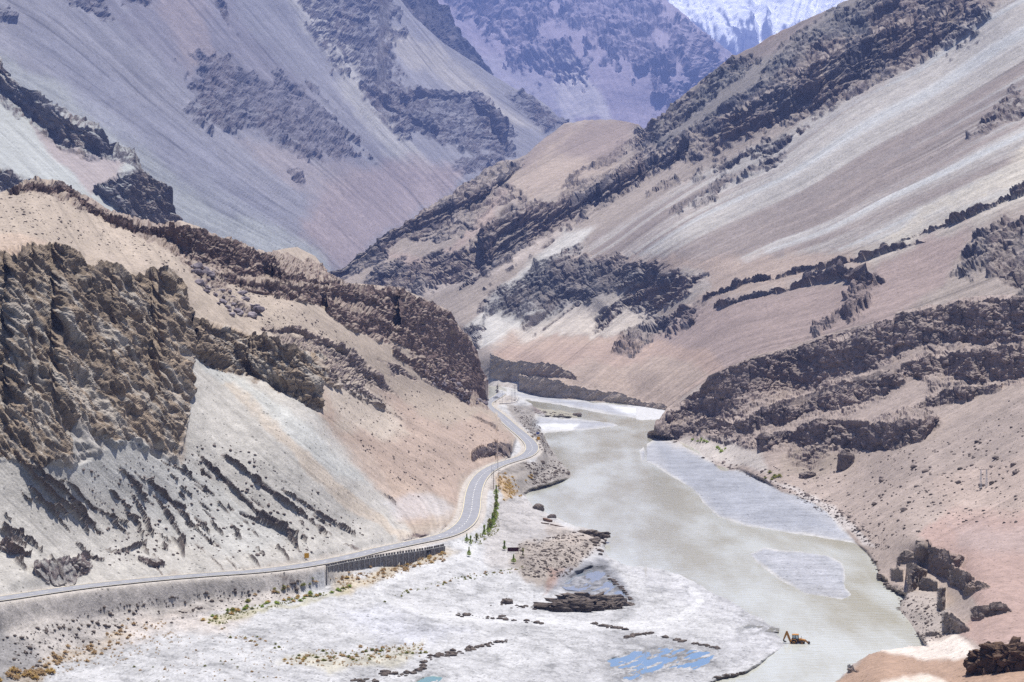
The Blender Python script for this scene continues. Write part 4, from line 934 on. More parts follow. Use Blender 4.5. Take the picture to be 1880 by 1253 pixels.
for ln, w in RIBS:
    d, t, sd_ = dist_line(px + 0.25 * S.wx, py + 0.25 * S.wy, ln, 30)
    wv = w * (0.55 + 0.9 * np.sin(np.pi * np.clip(t, 0.02, 0.98)) ** 0.6) * (0.75 + 0.5 * fbm2(px / 9, py / 9, 2, 151))
    # brink on the uphill right side, broken face towards the camera
    prof = np.where(sd_ > 0, smooth(wv * 1.0, wv * 0.15, d), smooth(wv * 0.55, 0, d))
    end = smooth(0, 0.06, t) * smooth(1.0, 0.94, t) + (t > 0.94) * 0.6
    ext += prof * end * w * 0.46
    ribm = np.maximum(ribm, smooth(wv * 1.1, wv * 0.4, d) * (d < 25))
    S.rock = np.maximum(S.rock, 0.75 * smooth(wv * 1.15, wv * 0.5, d) * (d < 25))
# roadside bench: level the ground along the road
S.rel = 1 - 0.74 * smooth(-6, 10, sd_poly(px, py, [(-80, 470), (90, 440), (240, 495), (330, 495), (358, 580), (352, 730), (330, 860), (230, 815), (130, 860), (-80, 840)]))
pts = S.relief(11.0, 1.6, strata=(0.25, 0.1, 1), bands=0.8, ribs=0.35, rib_px=22, blocks=0.8, ground=0.12, rough=0.5, seed=103, debris=0.34)
# the conglomerate cliff: gullies running down to the right
big = smooth(-3, 6, sd_poly(px, py, [(-80, 470), (90, 440), (240, 495), (330, 495), (358, 580), (352, 730), (330, 860), (230, 815), (130, 860), (-80, 840)]))
uu = (px * 0.80 - py * 0.60)
gul = 1 - np.abs(fbm2(uu / 34, (px * 0.6 + py * 0.8) / 110, 4, 171, 0.6)); gul2 = 1 - np.abs(fbm2(uu / 11, (px * 0.6 + py * 0.8) / 40, 3, 173, 0.6))
pts += S.n0 * (big * ((gul - 0.6) * 3.8 + (gul2 - 0.6) * 1.9))[..., None]
rock_tone(S, A(168, 145, 136), A(144, 127, 124), 0.65, 103)
ub = smooth(-4, 4, sd_poly(px, py, [(0, 320), (330, 395), (600, 460), (760, 520), (860, 590), (920, 720), (900, 760), (720, 660), (560, 600), (330, 500), (100, 380), (0, 370)])) * S.rock * (1 - 0.8 * S.ledge)
S.col = S.col * (1 - ub[..., None]) + A(140, 114, 104) * ub[..., None] * (1 + 0.25 * fbm2(px / 30, py / 6, 3, 175))[..., None]
lc = smooth(-3, 3, sd_poly(px, py, [(-80, 440), (95, 440), (340, 490), (360, 580), (600, 650), (600, 770), (430, 700), (350, 740), (330, 870), (-80, 870)])) * S.rock
cg = A(164, 142, 116) * (1 + 0.45 * fbm2(px / 3.2, py / 3.2, 3, 177, 0.8))[..., None] * (1 + 0.25 * fbm2(uu / 14, py / 60, 3, 179))[..., None]
S.col = S.col * (1 - lc[..., None]) + cg * lc[..., None]
chute = lc * smooth(0.02, 0.42, fbm2(uu / 9, (px * 0.6 + py * 0.8) / 70, 4, 181, 0.65) + 0.25 * spk)
chute *= smooth(-40, 60, py - 500 - 0.2 * (340 - px) * 0)
S.col = S.col * (1 - 0.8 * chute[..., None]) + A(206, 194, 178) * 0.8 * chute[..., None]
S.col = S.col * (1 - 0.8 * ribm[..., None]) + A(122, 106, 96) * 0.8 * ribm[..., None]
hood = smooth(-3, 3, sd_poly(px, py, [(1600, 1040), (1650, 1000), (1690, 980), (1830, 1040), (1870, 1130), (1800, 1170), (1690, 1175), (1640, 1100)])) * S.rock
S.col = S.col * (1 - 0.8 * hood[..., None]) + A(150, 136, 120) * 0.8 * hood[..., None]
# level the bench
xy = pts[..., :2]
near_road = np.full(px.shape, 1e6); zr = np.zeros(px.shape); sgn = np.zeros(px.shape)
sel = (pts[..., 1] < 1500) & (pts[..., 0] > -200) & (pts[..., 0] < 60) & (py > 700)
q = xy[sel]; best = np.full(len(q), 1e12); zz = np.zeros(len(q)); ss = np.zeros(len(q))
rd = road_w[::3]
for i in range(len(rd) - 1):
    a = rd[i]; e = rd[i + 1] - a
    t = np.clip(((q[:, 0] - a[0]) * e[0] + (q[:, 1] - a[1]) * e[1]) / (e[0] ** 2 + e[1] ** 2), 0, 1)
    dx = q[:, 0] - a[0] - t * e[0]; dy = q[:, 1] - a[1] - t * e[1]
    dd = dx * dx + dy * dy
    k = dd < best
    best = np.where(k, dd, best); zz = np.where(k, a[2] + t * e[2], zz); ss = np.where(k, np.sign(e[0] * dy - e[1] * dx), ss)
near_road[sel] = np.sqrt(best); zr[sel] = zz; sgn[sel] = ss          # sgn > 0: hill side
wallx = (px > 596) & (px < 822) & (py > 985)
out_w = np.where(wallx & (sgn < 0), 5.9, 8.5)
flat = 1 - smooth(np.where(wallx & (sgn < 0), 5.2, 4.8), out_w, near_road)
flat = np.where((px > 880) & (py < 770) & (sgn > 0), (1 - smooth(4.0, 5.5, near_road)), flat)
pts[..., 2] = pts[..., 2] * (1 - flat) + (zr - 0.22) * flat
S.rock *= 1 - flat
WT = [(598, 1037), (635, 1028.5), (688, 1019), (732, 1012), (782, 1004.5), (816, 997)]
wl = dense(chaikin([PZ(x, y, 12.95) for x, y in WT], 2), 0.25)
wl[:, 2] = np.interp(np.arange(len(wl)), [0, len(wl) - 1], [12.75, 12.35])
sel = (px > 560) & (px < 860) & (py > 975) & (py < 1110)
q = pts[sel]; wd, wt_, ws = dist_line(q[:, 0], q[:, 1], wl[::4, :2], 40)
wd = wd * -ws                                                   # positive on the river side
ends = ((wt_ > 0.004) & (wt_ < 0.996)).astype(float)
top_ = np.interp(wt_, [0, 1], [12.75, 12.35]) - 0.62
dropv = np.interp(wt_, [0, 0.1, 0.3, 0.5, 0.75, 1.0], [1.4, 2.4, 3.0, 2.7, 1.9, 0.5])
zq = q[:, 2]
inside = (wd < 0.05) & (wd > -9) & (near_road[sel] > 4.2)
zq = np.where(inside & (ends > 0), top_ * smooth(-9, -3, wd) + zq * (1 - smooth(-9, -3, wd)), zq)
fw = smooth(0.05, 0.3, wd) * (1 - smooth(4.0, 10.0, wd)) * ends
zq = np.where(wd > 0.05, zq * (1 - fw) + np.minimum(zq, top_ - dropv - 0.15 * wd) * fw, zq)
pts[sel, 2] = zq
inm = np.zeros(px.shape); inm[sel] = (inside & (ends > 0) & (wd > -8)) * 1.0
S.col = S.col * (1 - inm[..., None]) + A(226, 218, 208) * inm[..., None]
shoulder = (1 - smooth(5.2, 6.4, near_road))
S.col = S.col * (1 - shoulder[..., None]) + A(204, 193, 180) * shoulder[..., None] * (1 + 0.1 * spk)[..., None]
# dirt track from the road down onto the flats
TRACK = [(838, 1000), (870, 1006), (872, 1018), (830, 1030), (770, 1045), (715, 1066), (690, 1080), (700, 1096), (740, 1112), (800, 1132), (900, 1138), (1010, 1142), (1090, 1150), (1180, 1150), (1240, 1140), (1270, 1120), (1290, 1100), (1270, 1084)]
tr, tt, _ = dist_line(px, py, chaikin(TRACK, 2), 30)
trm = (1 - smooth(4, 10, tr * (1 + 0.0 * tt)))
S.col = S.col * (1 - 0.5 * trm[..., None]) + A(236, 234, 232) * 0.5 * trm[..., None]
rut = (1 - smooth(0.6, 2.2, np.abs(tr - 3.0))) * 0.25
S.col *= (1 - 0.18 * rut)[..., None]
M_NEAR = terrain_mat("valley_gravel", 0.55, 0.72, 1.0, speck_size=1.3, dots=0.5)
def keep_faces(R, C):
    k = np.ones((R, C), bool)
    x = px[0]; xm = 0.5 * (x[:-1] + x[1:])
    k[0:0, (xm > 1181) & (xm < 1189)] = False           # gap in sight lines between river and the point of rocks
    k[-9:, (xm > 908) & (xm < 1188)] = False
    pass
    fy = np.concatenate([0.25 * (py[:-1, :-1] + py[1:, 1:] + py[:-1, 1:] + py[1:, :-1]), np.full((R - py.shape[0] + 1, C), 0.0)])
    k &= ~(((xm > 909) & (xm < 914))[None] & (fy < 728))
    k &= ~(((xm > 1179) & (xm < 1190))[None] & (fy < 806))
    return k
ground = S.build(pts, M_NEAR, back=8, back_len=160, slope=0.35, keep=keep_faces); tag(ground, kind="structure")
GR = dict(px=px, py=py, pts=pts, rock=S.rock)

from mathutils.bvhtree import BVHTree
GB = BVHTree.FromPolygons([tuple(v) for v in pts[::2, ::2].reshape(-1, 3)], [(a, a + 1, a + 1 + ((px.shape[1] + 1) // 2), a + ((px.shape[1] + 1) // 2)) for r_ in range((px.shape[0] + 1) // 2 - 1) for a in range(r_ * ((px.shape[1] + 1) // 2), r_ * ((px.shape[1] + 1) // 2) + ((px.shape[1] + 1) // 2) - 1)])
def hit(x0, y0):
    """first ground met along the line of sight through an image position"""
    o_ = Vector((0, 0, CAM_H)); dv = Vector(((x0 - CX) / F_PX, 1, -(y0 - HY) / F_PX)).normalized()
    r = GB.ray_cast(o_, dv)
    return r[0]
def drop(x, y):
    r = GB.ray_cast(Vector((x, y, 400)), Vector((0, 0, -1)))
    return r[0].z if r[0] else 0.0

# the end of the far sandbar, hidden in part by the point of rocks
gx, gy = np.meshgrid(np.arange(1168, 1252, 2.0), np.arange(742, 780, 1.0))
sb = sd_poly(gx + 1.5 * fbm2(gx / 9, gy / 4, 3, 351), gy, BARS[0])
zz_ = -0.5 + (0.42 + 0.5) * smooth(-2.5, 3, sb)
dd_ = F_PX * (CAM_H - zz_) / (gy - HY)
vb = np.stack([(gx - CX) / F_PX * dd_, dd_, zz_], -1)
ib = np.arange(gx.size).reshape(gx.shape)
ob = mesh_from("sandbar", vb.reshape(-1, 3), np.stack([ib[:-1, :-1], ib[:-1, 1:], ib[1:, 1:], ib[1:, :-1]], -1).reshape(-1, 4), M_NEAR, np.tile(A(216, 214, 212), (gx.size, 1)), np.zeros(gx.size)); tag(ob, kind="structure")
# ------------------------------------------------ water
m, nt, b = new_mat("silty_river_water")
L = nt.links.new
tc = N(nt, "ShaderNodeTexCoord")
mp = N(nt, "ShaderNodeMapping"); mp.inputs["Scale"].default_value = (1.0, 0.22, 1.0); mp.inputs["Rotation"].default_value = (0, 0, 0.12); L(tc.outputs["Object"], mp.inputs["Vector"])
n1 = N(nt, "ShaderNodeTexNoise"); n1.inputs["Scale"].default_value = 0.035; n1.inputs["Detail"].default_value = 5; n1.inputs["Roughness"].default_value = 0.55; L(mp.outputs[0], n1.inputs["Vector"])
mp2 = N(nt, "ShaderNodeMapping"); mp2.inputs["Scale"].default_value = (0.35, 1.0, 1.0); L(tc.outputs["Object"], mp2.inputs["Vector"])
n2 = N(nt, "ShaderNodeTexNoise"); n2.inputs["Scale"].default_value = 0.55; n2.inputs["Detail"].default_value = 4; L(mp2.outputs[0], n2.inputs["Vector"])
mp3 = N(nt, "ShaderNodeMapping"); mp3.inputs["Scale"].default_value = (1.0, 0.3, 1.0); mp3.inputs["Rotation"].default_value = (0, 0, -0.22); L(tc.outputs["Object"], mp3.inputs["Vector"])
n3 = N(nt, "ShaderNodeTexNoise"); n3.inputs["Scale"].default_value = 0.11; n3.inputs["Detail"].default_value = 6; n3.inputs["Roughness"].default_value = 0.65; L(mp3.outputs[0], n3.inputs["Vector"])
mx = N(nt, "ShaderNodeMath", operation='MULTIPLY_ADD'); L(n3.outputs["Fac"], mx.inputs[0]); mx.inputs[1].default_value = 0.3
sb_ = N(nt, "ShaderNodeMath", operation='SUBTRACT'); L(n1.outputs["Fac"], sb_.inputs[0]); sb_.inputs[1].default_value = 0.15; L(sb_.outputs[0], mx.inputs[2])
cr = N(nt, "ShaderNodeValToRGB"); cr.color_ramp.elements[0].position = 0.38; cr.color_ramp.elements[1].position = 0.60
cr.color_ramp.elements[0].color = (*A(188, 181, 152), 1); cr.color_ramp.elements[1].color = (*A(215, 216, 204), 1)  # olive to paler silt; the pale patches also paint in glare on the water
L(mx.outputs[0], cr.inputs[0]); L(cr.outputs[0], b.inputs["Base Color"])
rr = N(nt, "ShaderNodeMapRange"); rr.inputs[1].default_value = 0.35; rr.inputs[2].default_value = 0.65; rr.inputs[3].default_value = 0.06; rr.inputs[4].default_value = 0.20
L(n1.outputs["Fac"], rr.inputs[0]); L(rr.outputs[0], b.inputs["Roughness"])
b.inputs["IOR"].default_value = 1.33
bp = N(nt, "ShaderNodeBump"); bp.inputs["Strength"].default_value = 0.55; bp.inputs["Distance"].default_value = 0.3
L(n2.outputs["Fac"], bp.inputs["Height"]); L(bp.outputs[0], b.inputs["Normal"])
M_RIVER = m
def sheet_poly(name, loop, mat):
    me = bpy.data.meshes.new(name); me.from_pydata([tuple(v) for v in loop], [], [list(range(len(loop)))]); me.materials.append(mat)
    ob = bpy.data.objects.new(name, me); COL.objects.link(ob); return ob
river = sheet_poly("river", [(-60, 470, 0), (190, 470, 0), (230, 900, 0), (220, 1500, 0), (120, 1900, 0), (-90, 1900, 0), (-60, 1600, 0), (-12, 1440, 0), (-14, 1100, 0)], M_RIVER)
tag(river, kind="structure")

def pool_mat(name, rgb):
    m, nt, b = new_mat(name)
    n0 = N(nt, "ShaderNodeTexNoise"); n0.inputs["Scale"].default_value = 0.25; n0.inputs["Detail"].default_value = 5; n0.inputs["Roughness"].default_value = 0.7
    c0 = N(nt, "ShaderNodeValToRGB"); c0.color_ramp.elements[0].position = 0.3; c0.color_ramp.elements[1].position = 0.75
    c0.color_ramp.elements[0].color = (*rgb, 1); c0.color_ramp.elements[1].color = (*[x * 0.5 + 0.13 for x in rgb], 1)
    nt.links.new(n0.outputs["Fac"], c0.inputs[0]); nt.links.new(c0.outputs[0], b.inputs["Base Color"])
    b.inputs["Roughness"].default_value = 0.03; b.inputs["IOR"].default_value = 1.33
    tc = N(nt, "ShaderNodeTexCoord"); n = N(nt, "ShaderNodeTexNoise"); n.inputs["Scale"].default_value = 0.8
    nt.links.new(tc.outputs["Object"], n.inputs["Vector"])
    bp = N(nt, "ShaderNodeBump"); bp.inputs["Strength"].default_value = 0.15; bp.inputs["Distance"].default_value = 0.1
    nt.links.new(n.outputs["Fac"], bp.inputs["Height"]); nt.links.new(bp.outputs[0], b.inputs["Normal"])
    return m
M_POOL = pool_mat("clear_pool_water", (0.11, 0.19, 0.28)); M_TEAL = pool_mat("green_pool_water", (0.10, 0.20, 0.17)); M_MUDP = pool_mat("muddy_pool_water", (0.16, 0.15, 0.11))
M_GREYP = pool_mat("grey_pool_water", (0.16, 0.19, 0.22))
for q, pz, mt, nm in zip(POOLS, POOL_Z, (M_POOL, M_GREYP, M_MUDP, M_TEAL), ("blue_pool", "grey_pool", "muddy_pool", "green_pool")):
    c = np.mean(q, 0); k_ = 1.0 if nm == "muddy_pool" else 1.12
    lp_ = [PZ(c[0] + (x - c[0]) * k_, c[1] + (y - c[1]) * k_, pz - 0.02) for x, y in q]
    tag(sheet_poly(nm, lp_, mt), kind="structure")
# ================================================================== road, wall, signs, poles
def new_obj(name, bm, mat, parent=None, smooth_=False):
    me = bpy.data.meshes.new(name); bm.to_mesh(me); bm.free()
    for m_ in (mat if isinstance(mat, (list, tuple)) else [mat]): me.materials.append(m_)
    if smooth_:
        me.polygons.foreach_set("use_smooth", np.ones(len(me.polygons), bool))
    ob = bpy.data.objects.new(name, me); COL.objects.link(ob)
    if parent: ob.parent = parent
    return ob

def empty(name, loc, rz=0.0, scale=1.0):
    e = bpy.data.objects.new(name, None); COL.objects.link(e)
    e.location = loc; e.rotation_euler = (0, 0, rz); e.scale = (scale,) * 3
    e.empty_display_size = 0.3
    return e

def box(bm, c, s, rot=None, bevel=0.0):
    r = bmesh.ops.create_cube(bm, size=1.0)
    vs = r["verts"]
    M = Matrix.Translation(c) @ (rot.to_4x4() if rot else Matrix.Identity(4)) @ Matrix.Diagonal((*s, 1))
    bmesh.ops.transform(bm, matrix=M, verts=vs)
    if bevel:
        es = list({e for v in vs for e in v.link_edges})
        bmesh.ops.bevel(bm, geom=es, offset=bevel, segments=1, affect='EDGES')

def bar(bm, a, b, r0, r1=None, seg=8):
    a = Vector(a); b = Vector(b); r1 = r0 if r1 is None else r1
    d = b - a
    M = Matrix.Translation((a + b) / 2) @ d.to_track_quat('Z', 'Y').to_matrix().to_4x4()
    bmesh.ops.create_cone(bm, cap_ends=True, segments=seg, radius1=r0, radius2=r1, depth=d.length, matrix=M)

def copy_tree(o, parent=None):
    c = o.copy(); COL.objects.link(c); c.parent = parent
    for ch in o.children: copy_tree(ch, c)
    return c

def prism(bm, prof, y0, y1):
    """profile in x-z, extruded from y0 to y1"""
    a = [bm.verts.new((x, y0, z)) for x, z in prof]; b = [bm.verts.new((x, y1, z)) for x, z in prof]
    n = len(prof)
    bm.faces.new(a[::-1]) if n > 2 else None; bm.faces.new(b)
    for i in range(n): bm.faces.new((a[i], a[(i + 1) % n], b[(i + 1) % n], b[i]))

rp_ = dense(road_w, 2.0)
tan_ = np.gradient(rp_[:, :2], axis=0); tan_ /= np.linalg.norm(tan_, axis=1, keepdims=True)
nor_ = np.stack([tan_[:, 1], -tan_[:, 0]], 1)          # to the right of travel (river side)
def ribbon(name, o0, o1, dz_, mat, sel=None, parent=None):
    v = []; f = []
    for i in range(len(rp_)):
        for o_ in (o0, o1):
            v.append((rp_[i, 0] + nor_[i, 0] * o_, rp_[i, 1] + nor_[i, 1] * o_, rp_[i, 2] + dz_))
    for i in range(len(rp_) - 1):
        if sel is None or sel(i): f.append((2 * i, 2 * i + 1, 2 * i + 3, 2 * i + 2))
    me = bpy.data.meshes.new(name); me.from_pydata(v, [], f); me.materials.append(mat)
    ob = bpy.data.objects.new(name, me); COL.objects.link(ob)
    if parent: ob.parent = parent
    return ob
M_ASPH = flat_mat("worn_asphalt", tuple(A(158, 158, 164)), 0.9, var=0.14, scale=0.35, bump=0.2)
M_LINE = flat_mat("road_paint", (0.62, 0.60, 0.55), 0.8, var=0.2, scale=0.6)
M_YEL = flat_mat("yellow_edge_paint", (0.50, 0.43, 0.28), 0.8, var=0.2, scale=0.6)
road = ribbon("road", -3.7, 3.7, 0.06, M_ASPH); tag(road, kind="structure")
ribbon("edge_line", -3.5, -3.2, 0.10, M_YEL, parent=road)
ribbon("edge_line", 3.2, 3.5, 0.10, M_YEL, parent=road)
ribbon("centre_line", -0.14, 0.14, 0.10, M_LINE, sel=lambda i: i % 3 == 0, parent=road)

# ---- retaining wall
M_STONE = flat_mat("dark_stone_masonry", (0.19, 0.172, 0.158), 0.95, var=0.5, scale=1.6, bump=0.6)
M_CONC = flat_mat("grey_concrete", (0.30, 0.29, 0.275), 0.9, var=0.2, scale=1.2, bump=0.2)
M_DARK = flat_mat("dark_void", (0.012, 0.012, 0.014), 0.9, var=0.1)
wall = empty("retaining_wall", (wl[0, 0], wl[0, 1], 8.0)); tag(wall, "long dark stone retaining wall with a row of parapet posts under the road", "wall")
O = Vector(wall.location)
wt2 = np.gradient(wl[:, :2], axis=0); wt2 /= np.linalg.norm(wt2, axis=1, keepdims=True)
wn2 = np.stack([wt2[:, 1], -wt2[:, 0]], 1)
Lw = 0.25 * len(wl)
def wall_seg(bm, i0, i1, o0, o1, z0, z1):
    for i in range(i0, i1, 4):
        j = min(i + 4, i1)
        q = []
        for k, o_ in ((i, o0), (i, o1), (j, o1), (j, o0)):
            k = min(k, len(wl) - 1)
            q.append((wl[k, 0] + wn2[k, 0] * o_ - O.x, wl[k, 1] + wn2[k, 1] * o_ - O.y))
        zz0 = [z0] * 4; zt = [wl[min(i, len(wl) - 1), 2] + z1, wl[min(i, len(wl) - 1), 2] + z1, wl[min(j, len(wl) - 1), 2] + z1, wl[min(j, len(wl) - 1), 2] + z1]
        lo = [bm.verts.new((x, y, z0 - O.z)) for x, y in q]; hi = [bm.verts.new((x, y, z - O.z)) for (x, y), z in zip(q, zt)]
        bm.faces.new(lo[::-1]); bm.faces.new(hi)
        for a in range(4): bm.faces.new((lo[a], lo[(a + 1) % 4], hi[(a + 1) % 4], hi[a]))
culv = int(len(wl) * 0.84)
bm = bmesh.new(); wall_seg(bm, 0, culv - 5, -0.35, 0.35, 5.0, -0.55); wall_seg(bm, culv + 5, len(wl) - 1, -0.35, 0.35, 5.0, -0.55); wall_seg(bm, culv - 5, culv + 5, -0.35, 0.0, 5.0, -0.56); new_obj("masonry", bm, M_STONE, wall)
bm = bmesh.new(); wall_seg(bm, culv - 5, culv + 5, 0.004, 0.05, 5.0, -0.9); new_obj("culvert_opening", bm, M_DARK, wall)
bm = bmesh.new(); wall_seg(bm, 0, len(wl) - 1, -0.45, 0.45, 12.0 - 0.5, -0.40)
for v in bm.verts:
    if v.co.z + O.z < 12.2:
        pass
cope = new_obj("coping", bm, M_CONC, wall)
for v in cope.data.vertices:
    k = int(np.argmin((wl[:, 0] - O.x - v.co.x) ** 2 + (wl[:, 1] - O.y - v.co.y) ** 2))
    top = v.co.z + O.z > wl[k, 2] - 0.45
    v.co.z = wl[k, 2] + (-0.40 if top else -0.548) - O.z
n_post = 46
post_me = None
for i in range(n_post):
    k = int((i + 0.5) / n_post * (len(wl) - 1))
    if post_me is None:
        bm = bmesh.new(); box(bm, (0, 0, 0.35), (0.70, 0.45, 0.78), bevel=0.05)
        ob = new_obj("parapet_post", bm, M_STONE, wall); post_me = ob.data
    else:
        ob = bpy.data.objects.new("parapet_post", post_me); COL.objects.link(ob); ob.parent = wall
    ob.location = (wl[k, 0] - O.x, wl[k, 1] - O.y, wl[k, 2] - 0.40 - O.z); ob.rotation_euler = (0, 0, math.atan2(wt2[k, 1], wt2[k, 0]))
pil_me = None
for i in range(23):
    k = int((i + 0.5) / 23 * (len(wl) - 1))
    if abs(k - culv) < 7: continue
    if pil_me is None:
        bm = bmesh.new(); box(bm, (0, 0, -3.3), (0.35, 0.25, 6.6)); ob = new_obj("pilaster", bm, M_CONC, wall); pil_me = ob.data
    else:
        ob = bpy.data.objects.new("pilaster", pil_me); COL.objects.link(ob); ob.parent = wall
    ob.location = (wl[k, 0] + wn2[k, 0] * 0.40 - O.x, wl[k, 1] + wn2[k, 1] * 0.40 - O.y, wl[k, 2] - 0.56 - O.z); ob.rotation_euler = (0, 0, math.atan2(wt2[k, 1], wt2[k, 0]))

# ---- signs and boards
M_SIGNY = flat_mat("yellow_sign_paint", (0.72, 0.36, 0.02), 0.6, var=0.06)
M_SIGNB = flat_mat("blue_sign_paint", (0.02, 0.06, 0.30), 0.5, var=0.06)
M_STEEL = flat_mat("galvanised_steel", (0.42, 0.43, 0.45), 0.5, 0.6, 0.1)
M_WOOD = flat_mat("weathered_wood", (0.16, 0.12, 0.09), 0.9, var=0.25, scale=6)
M_MAR = flat_mat("maroon_board", (0.055, 0.012, 0.016), 0.7, var=0.2)
M_WHT = flat_mat("white_paint", (0.78, 0.78, 0.77), 0.6, var=0.05)
def sign(name, pxy, w, h, z0, mat, label, cat, rz=0.0, posts=1, border=None):
    g = hit(*pxy)
    e = empty(name, g, rz); tag(e, label, cat)
    bm = bmesh.new(); box(bm, (0, 0, z0 + h / 2), (w, 0.06, h), bevel=0.02); b_ = new_obj("board", bm, mat, e)
    if border:
        bm = bmesh.new()
        for sx in (-1, 1): box(bm, (sx * (w / 2 - 0.05), -0.042, z0 + h / 2), (0.07, 0.02, h - 0.04))
        for sz in (0.05, h - 0.05): box(bm, (0, -0.042, z0 + sz), (w - 0.26, 0.02, 0.07))
        new_obj("border", bm, border, b_)
    for i in range(posts):
        x = 0 if posts == 1 else (-w * 0.36 + i * w * 0.72)
        bm = bmesh.new(); bar(bm, (x, 0.075, -0.8), (x, 0.075, z0 + h * 0.9), 0.045); new_obj("post", bm, M_STEEL, e)
    return e
sign("road_sign", (563, 1027), 1.5, 1.6, 0.35, M_SIGNY, "orange yellow square road sign on the hill side of the road near the wall", "road sign", 0.2)
sign("road_sign", (988.5, 809), 1.7, 1.7, 0.25, M_SIGNY, "yellow road sign at the outside of the sharp bend above the river", "road sign", 0.1)
sign("direction_sign", (987.5, 806), 1.9, 1.2, 2.5, M_SIGNB, "small blue sign standing above the yellow one at the sharp bend", "direction sign", 0.1, 2, M_WHT)
e = empty("notice_board", hit(942, 1016), 0.12); tag(e, "low maroon board in two panels beside the white track", "notice board")
for sx in (-1, 1):
    bm = bmesh.new(); box(bm, (sx * 0.97, 0, 1.25), (1.88, 0.08, 1.35), bevel=0.02); new_obj("panel", bm, M_MAR, e)
for x in (-1.93, 0, 1.93):
    bm = bmesh.new(); box(bm, (x, 0.1, 0.9), (0.07, 0.07, 2.2)); new_obj("post", bm, M_WOOD, e)
bm = bmesh.new(); box(bm, (0, 0, 1.98), (3.95, 0.14, 0.07)); new_obj("top_rail", bm, M_WOOD, e)

# ---- poles
def pole_part(bm, x, h, r=0.14, lean=0.0): bar(bm, (x, 0, -1.0), (x + lean, 0, h), r, r * 0.7)
def pole(pxy, h, label, r=0.13, arm=1.2, mat=None, name="utility_pole", ins=3):
    e = empty(name, hit(*pxy), 0.25); tag(e, label, "utility pole")
    bm = bmesh.new(); pole_part(bm, 0, h, r); new_obj("pole", bm, mat or M_WOOD, e)
    if arm:
        bm = bmesh.new(); box(bm, (0, -0.15, h - 0.4), (arm * 2, 0.1, 0.12)); a_ = new_obj("crossarm", bm, M_STEEL, e)
        for k in range(ins):
            bm = bmesh.new(); bar(bm, (-arm + 2 * arm * k / (ins - 1), -0.15, h - 0.34), (-arm + 2 * arm * k / (ins - 1), -0.15, h - 0.05), 0.06, 0.05, 6); new_obj("insulator", bm, M_WHT, a_)
    return e
def h_frame(pxy, h, gap, label, mat, r=0.14):
    e = empty("h_frame_pole", hit(*pxy), 0.1); tag(e, label, "utility pole")
    for sx in (-0.5, 0.5):
        bm = bmesh.new(); pole_part(bm, sx * gap, h, r); new_obj("pole", bm, mat, e)
    bm = bmesh.new(); box(bm, (0, -r - 0.05, h - 0.35), (gap + 1.4, 0.1, 0.14)); a_ = new_obj("crossarm", bm, M_STEEL, e)
    for x in (-gap / 2 - 0.6, 0, gap / 2 + 0.6):
        bm = bmesh.new(); bar(bm, (x, -r - 0.05, h - 0.27), (x, -r - 0.05, h + 0.1), 0.07, 0.05, 6); new_obj("insulator", bm, M_WHT, a_)
    bm = bmesh.new()
    bar(bm, (-gap / 2, -r, h * 0.45), (gap / 2, -r, h * 0.75), 0.05); bar(bm, (gap / 2, -r, h * 0.45), (-gap / 2, -r, h * 0.75), 0.05); new_obj("brace", bm, M_STEEL, e)
    return e
h_frame((911, 900), 8.6, 2.3, "twin wooden utility pole with crossarm beside the green shrub row", M_WOOD)
pole((914, 862), 6.8, "thin wooden utility pole between the road and the ochre shrubs", 0.11, 0.8)
pole((903, 879), 6.2, "thin utility pole at the road edge left of the twin pole", 0.09, 0.0)
pole((922, 741), 8.5, "leftmost slender pole at the lookout platform by the far bend", 0.12, 0.8, M_STEEL)
pole((940, 739), 8.5, "slender pole at the middle of the lookout platform", 0.12, 0.8, M_STEEL)
# lattice mast at the far platform and the twin pale lattice masts on the right bank
def mast(pxy, h, w, label, twin=None):
    e = empty("lattice_mast", hit(*pxy), 0.1); tag(e, label, "mast")
    xs = [0.0] if twin is None else [-twin / 2, twin / 2]
    for x0 in xs:
        bm = bmesh.new()
        for sx in (-1, 1):
            for sy in (-1, 1): bar(bm, (x0 + sx * w, sy * w, -0.8), (x0 + sx * w * 0.5, sy * w * 0.5, h), 0.055, 0.045, 6)
        new_obj("legs", bm, M_WHT, e).name = "leg"
        bm = bmesh.new(); n = 7
        for k in range(n):
            z0, z1 = h * k / n, h * (k + 1) / n; w0, w1 = w * (1 - 0.5 * k / n), w * (1 - 0.5 * (k + 1) / n); s = 1 if k % 2 else -1
            bar(bm, (x0 - s * w0, -w0, z0), (x0 + s * w1, -w1, z1), 0.03, seg=4); bar(bm, (x0 - s * w0, w0, z0), (x0 + s * w1, w1, z1), 0.03, seg=4)
            bar(bm, (x0 - w0, -s * w0, z0), (x0 - w1, s * w1, z1), 0.03, seg=4); bar(bm, (x0 + w0, -s * w0, z0), (x0 + w1, s * w1, z1), 0.03, seg=4)
        new_obj("bracing", bm, M_STEEL, e)
        bm = bmesh.new(); box(bm, (x0, 0, 0.0), (w * 2.6, w * 2.6, 0.5)); new_obj("footing", bm, M_STONE, e)
    bm = bmesh.new(); wd = (twin or 1.2) + 1.6
    box(bm, (0, 0, h - 0.1), (wd, 0.12, 0.14)); a_ = new_obj("crossarm", bm, M_WOOD, e)
    for x in (-wd / 2 + 0.1, 0, wd / 2 - 0.1):
        bm = bmesh.new(); bar(bm, (x, 0, h - 0.03), (x, 0, h + 0.35), 0.07, 0.05, 6); new_obj("insulator", bm, M_WOOD, a_)
    return e
mast((945, 736), 10.5, 0.5, "pale lattice mast on the outer end of the far lookout platform")
mast((1806, 897), 7.4, 0.32, "twin pale lattice masts joined by a crossarm on the right bank bench", 2.3)

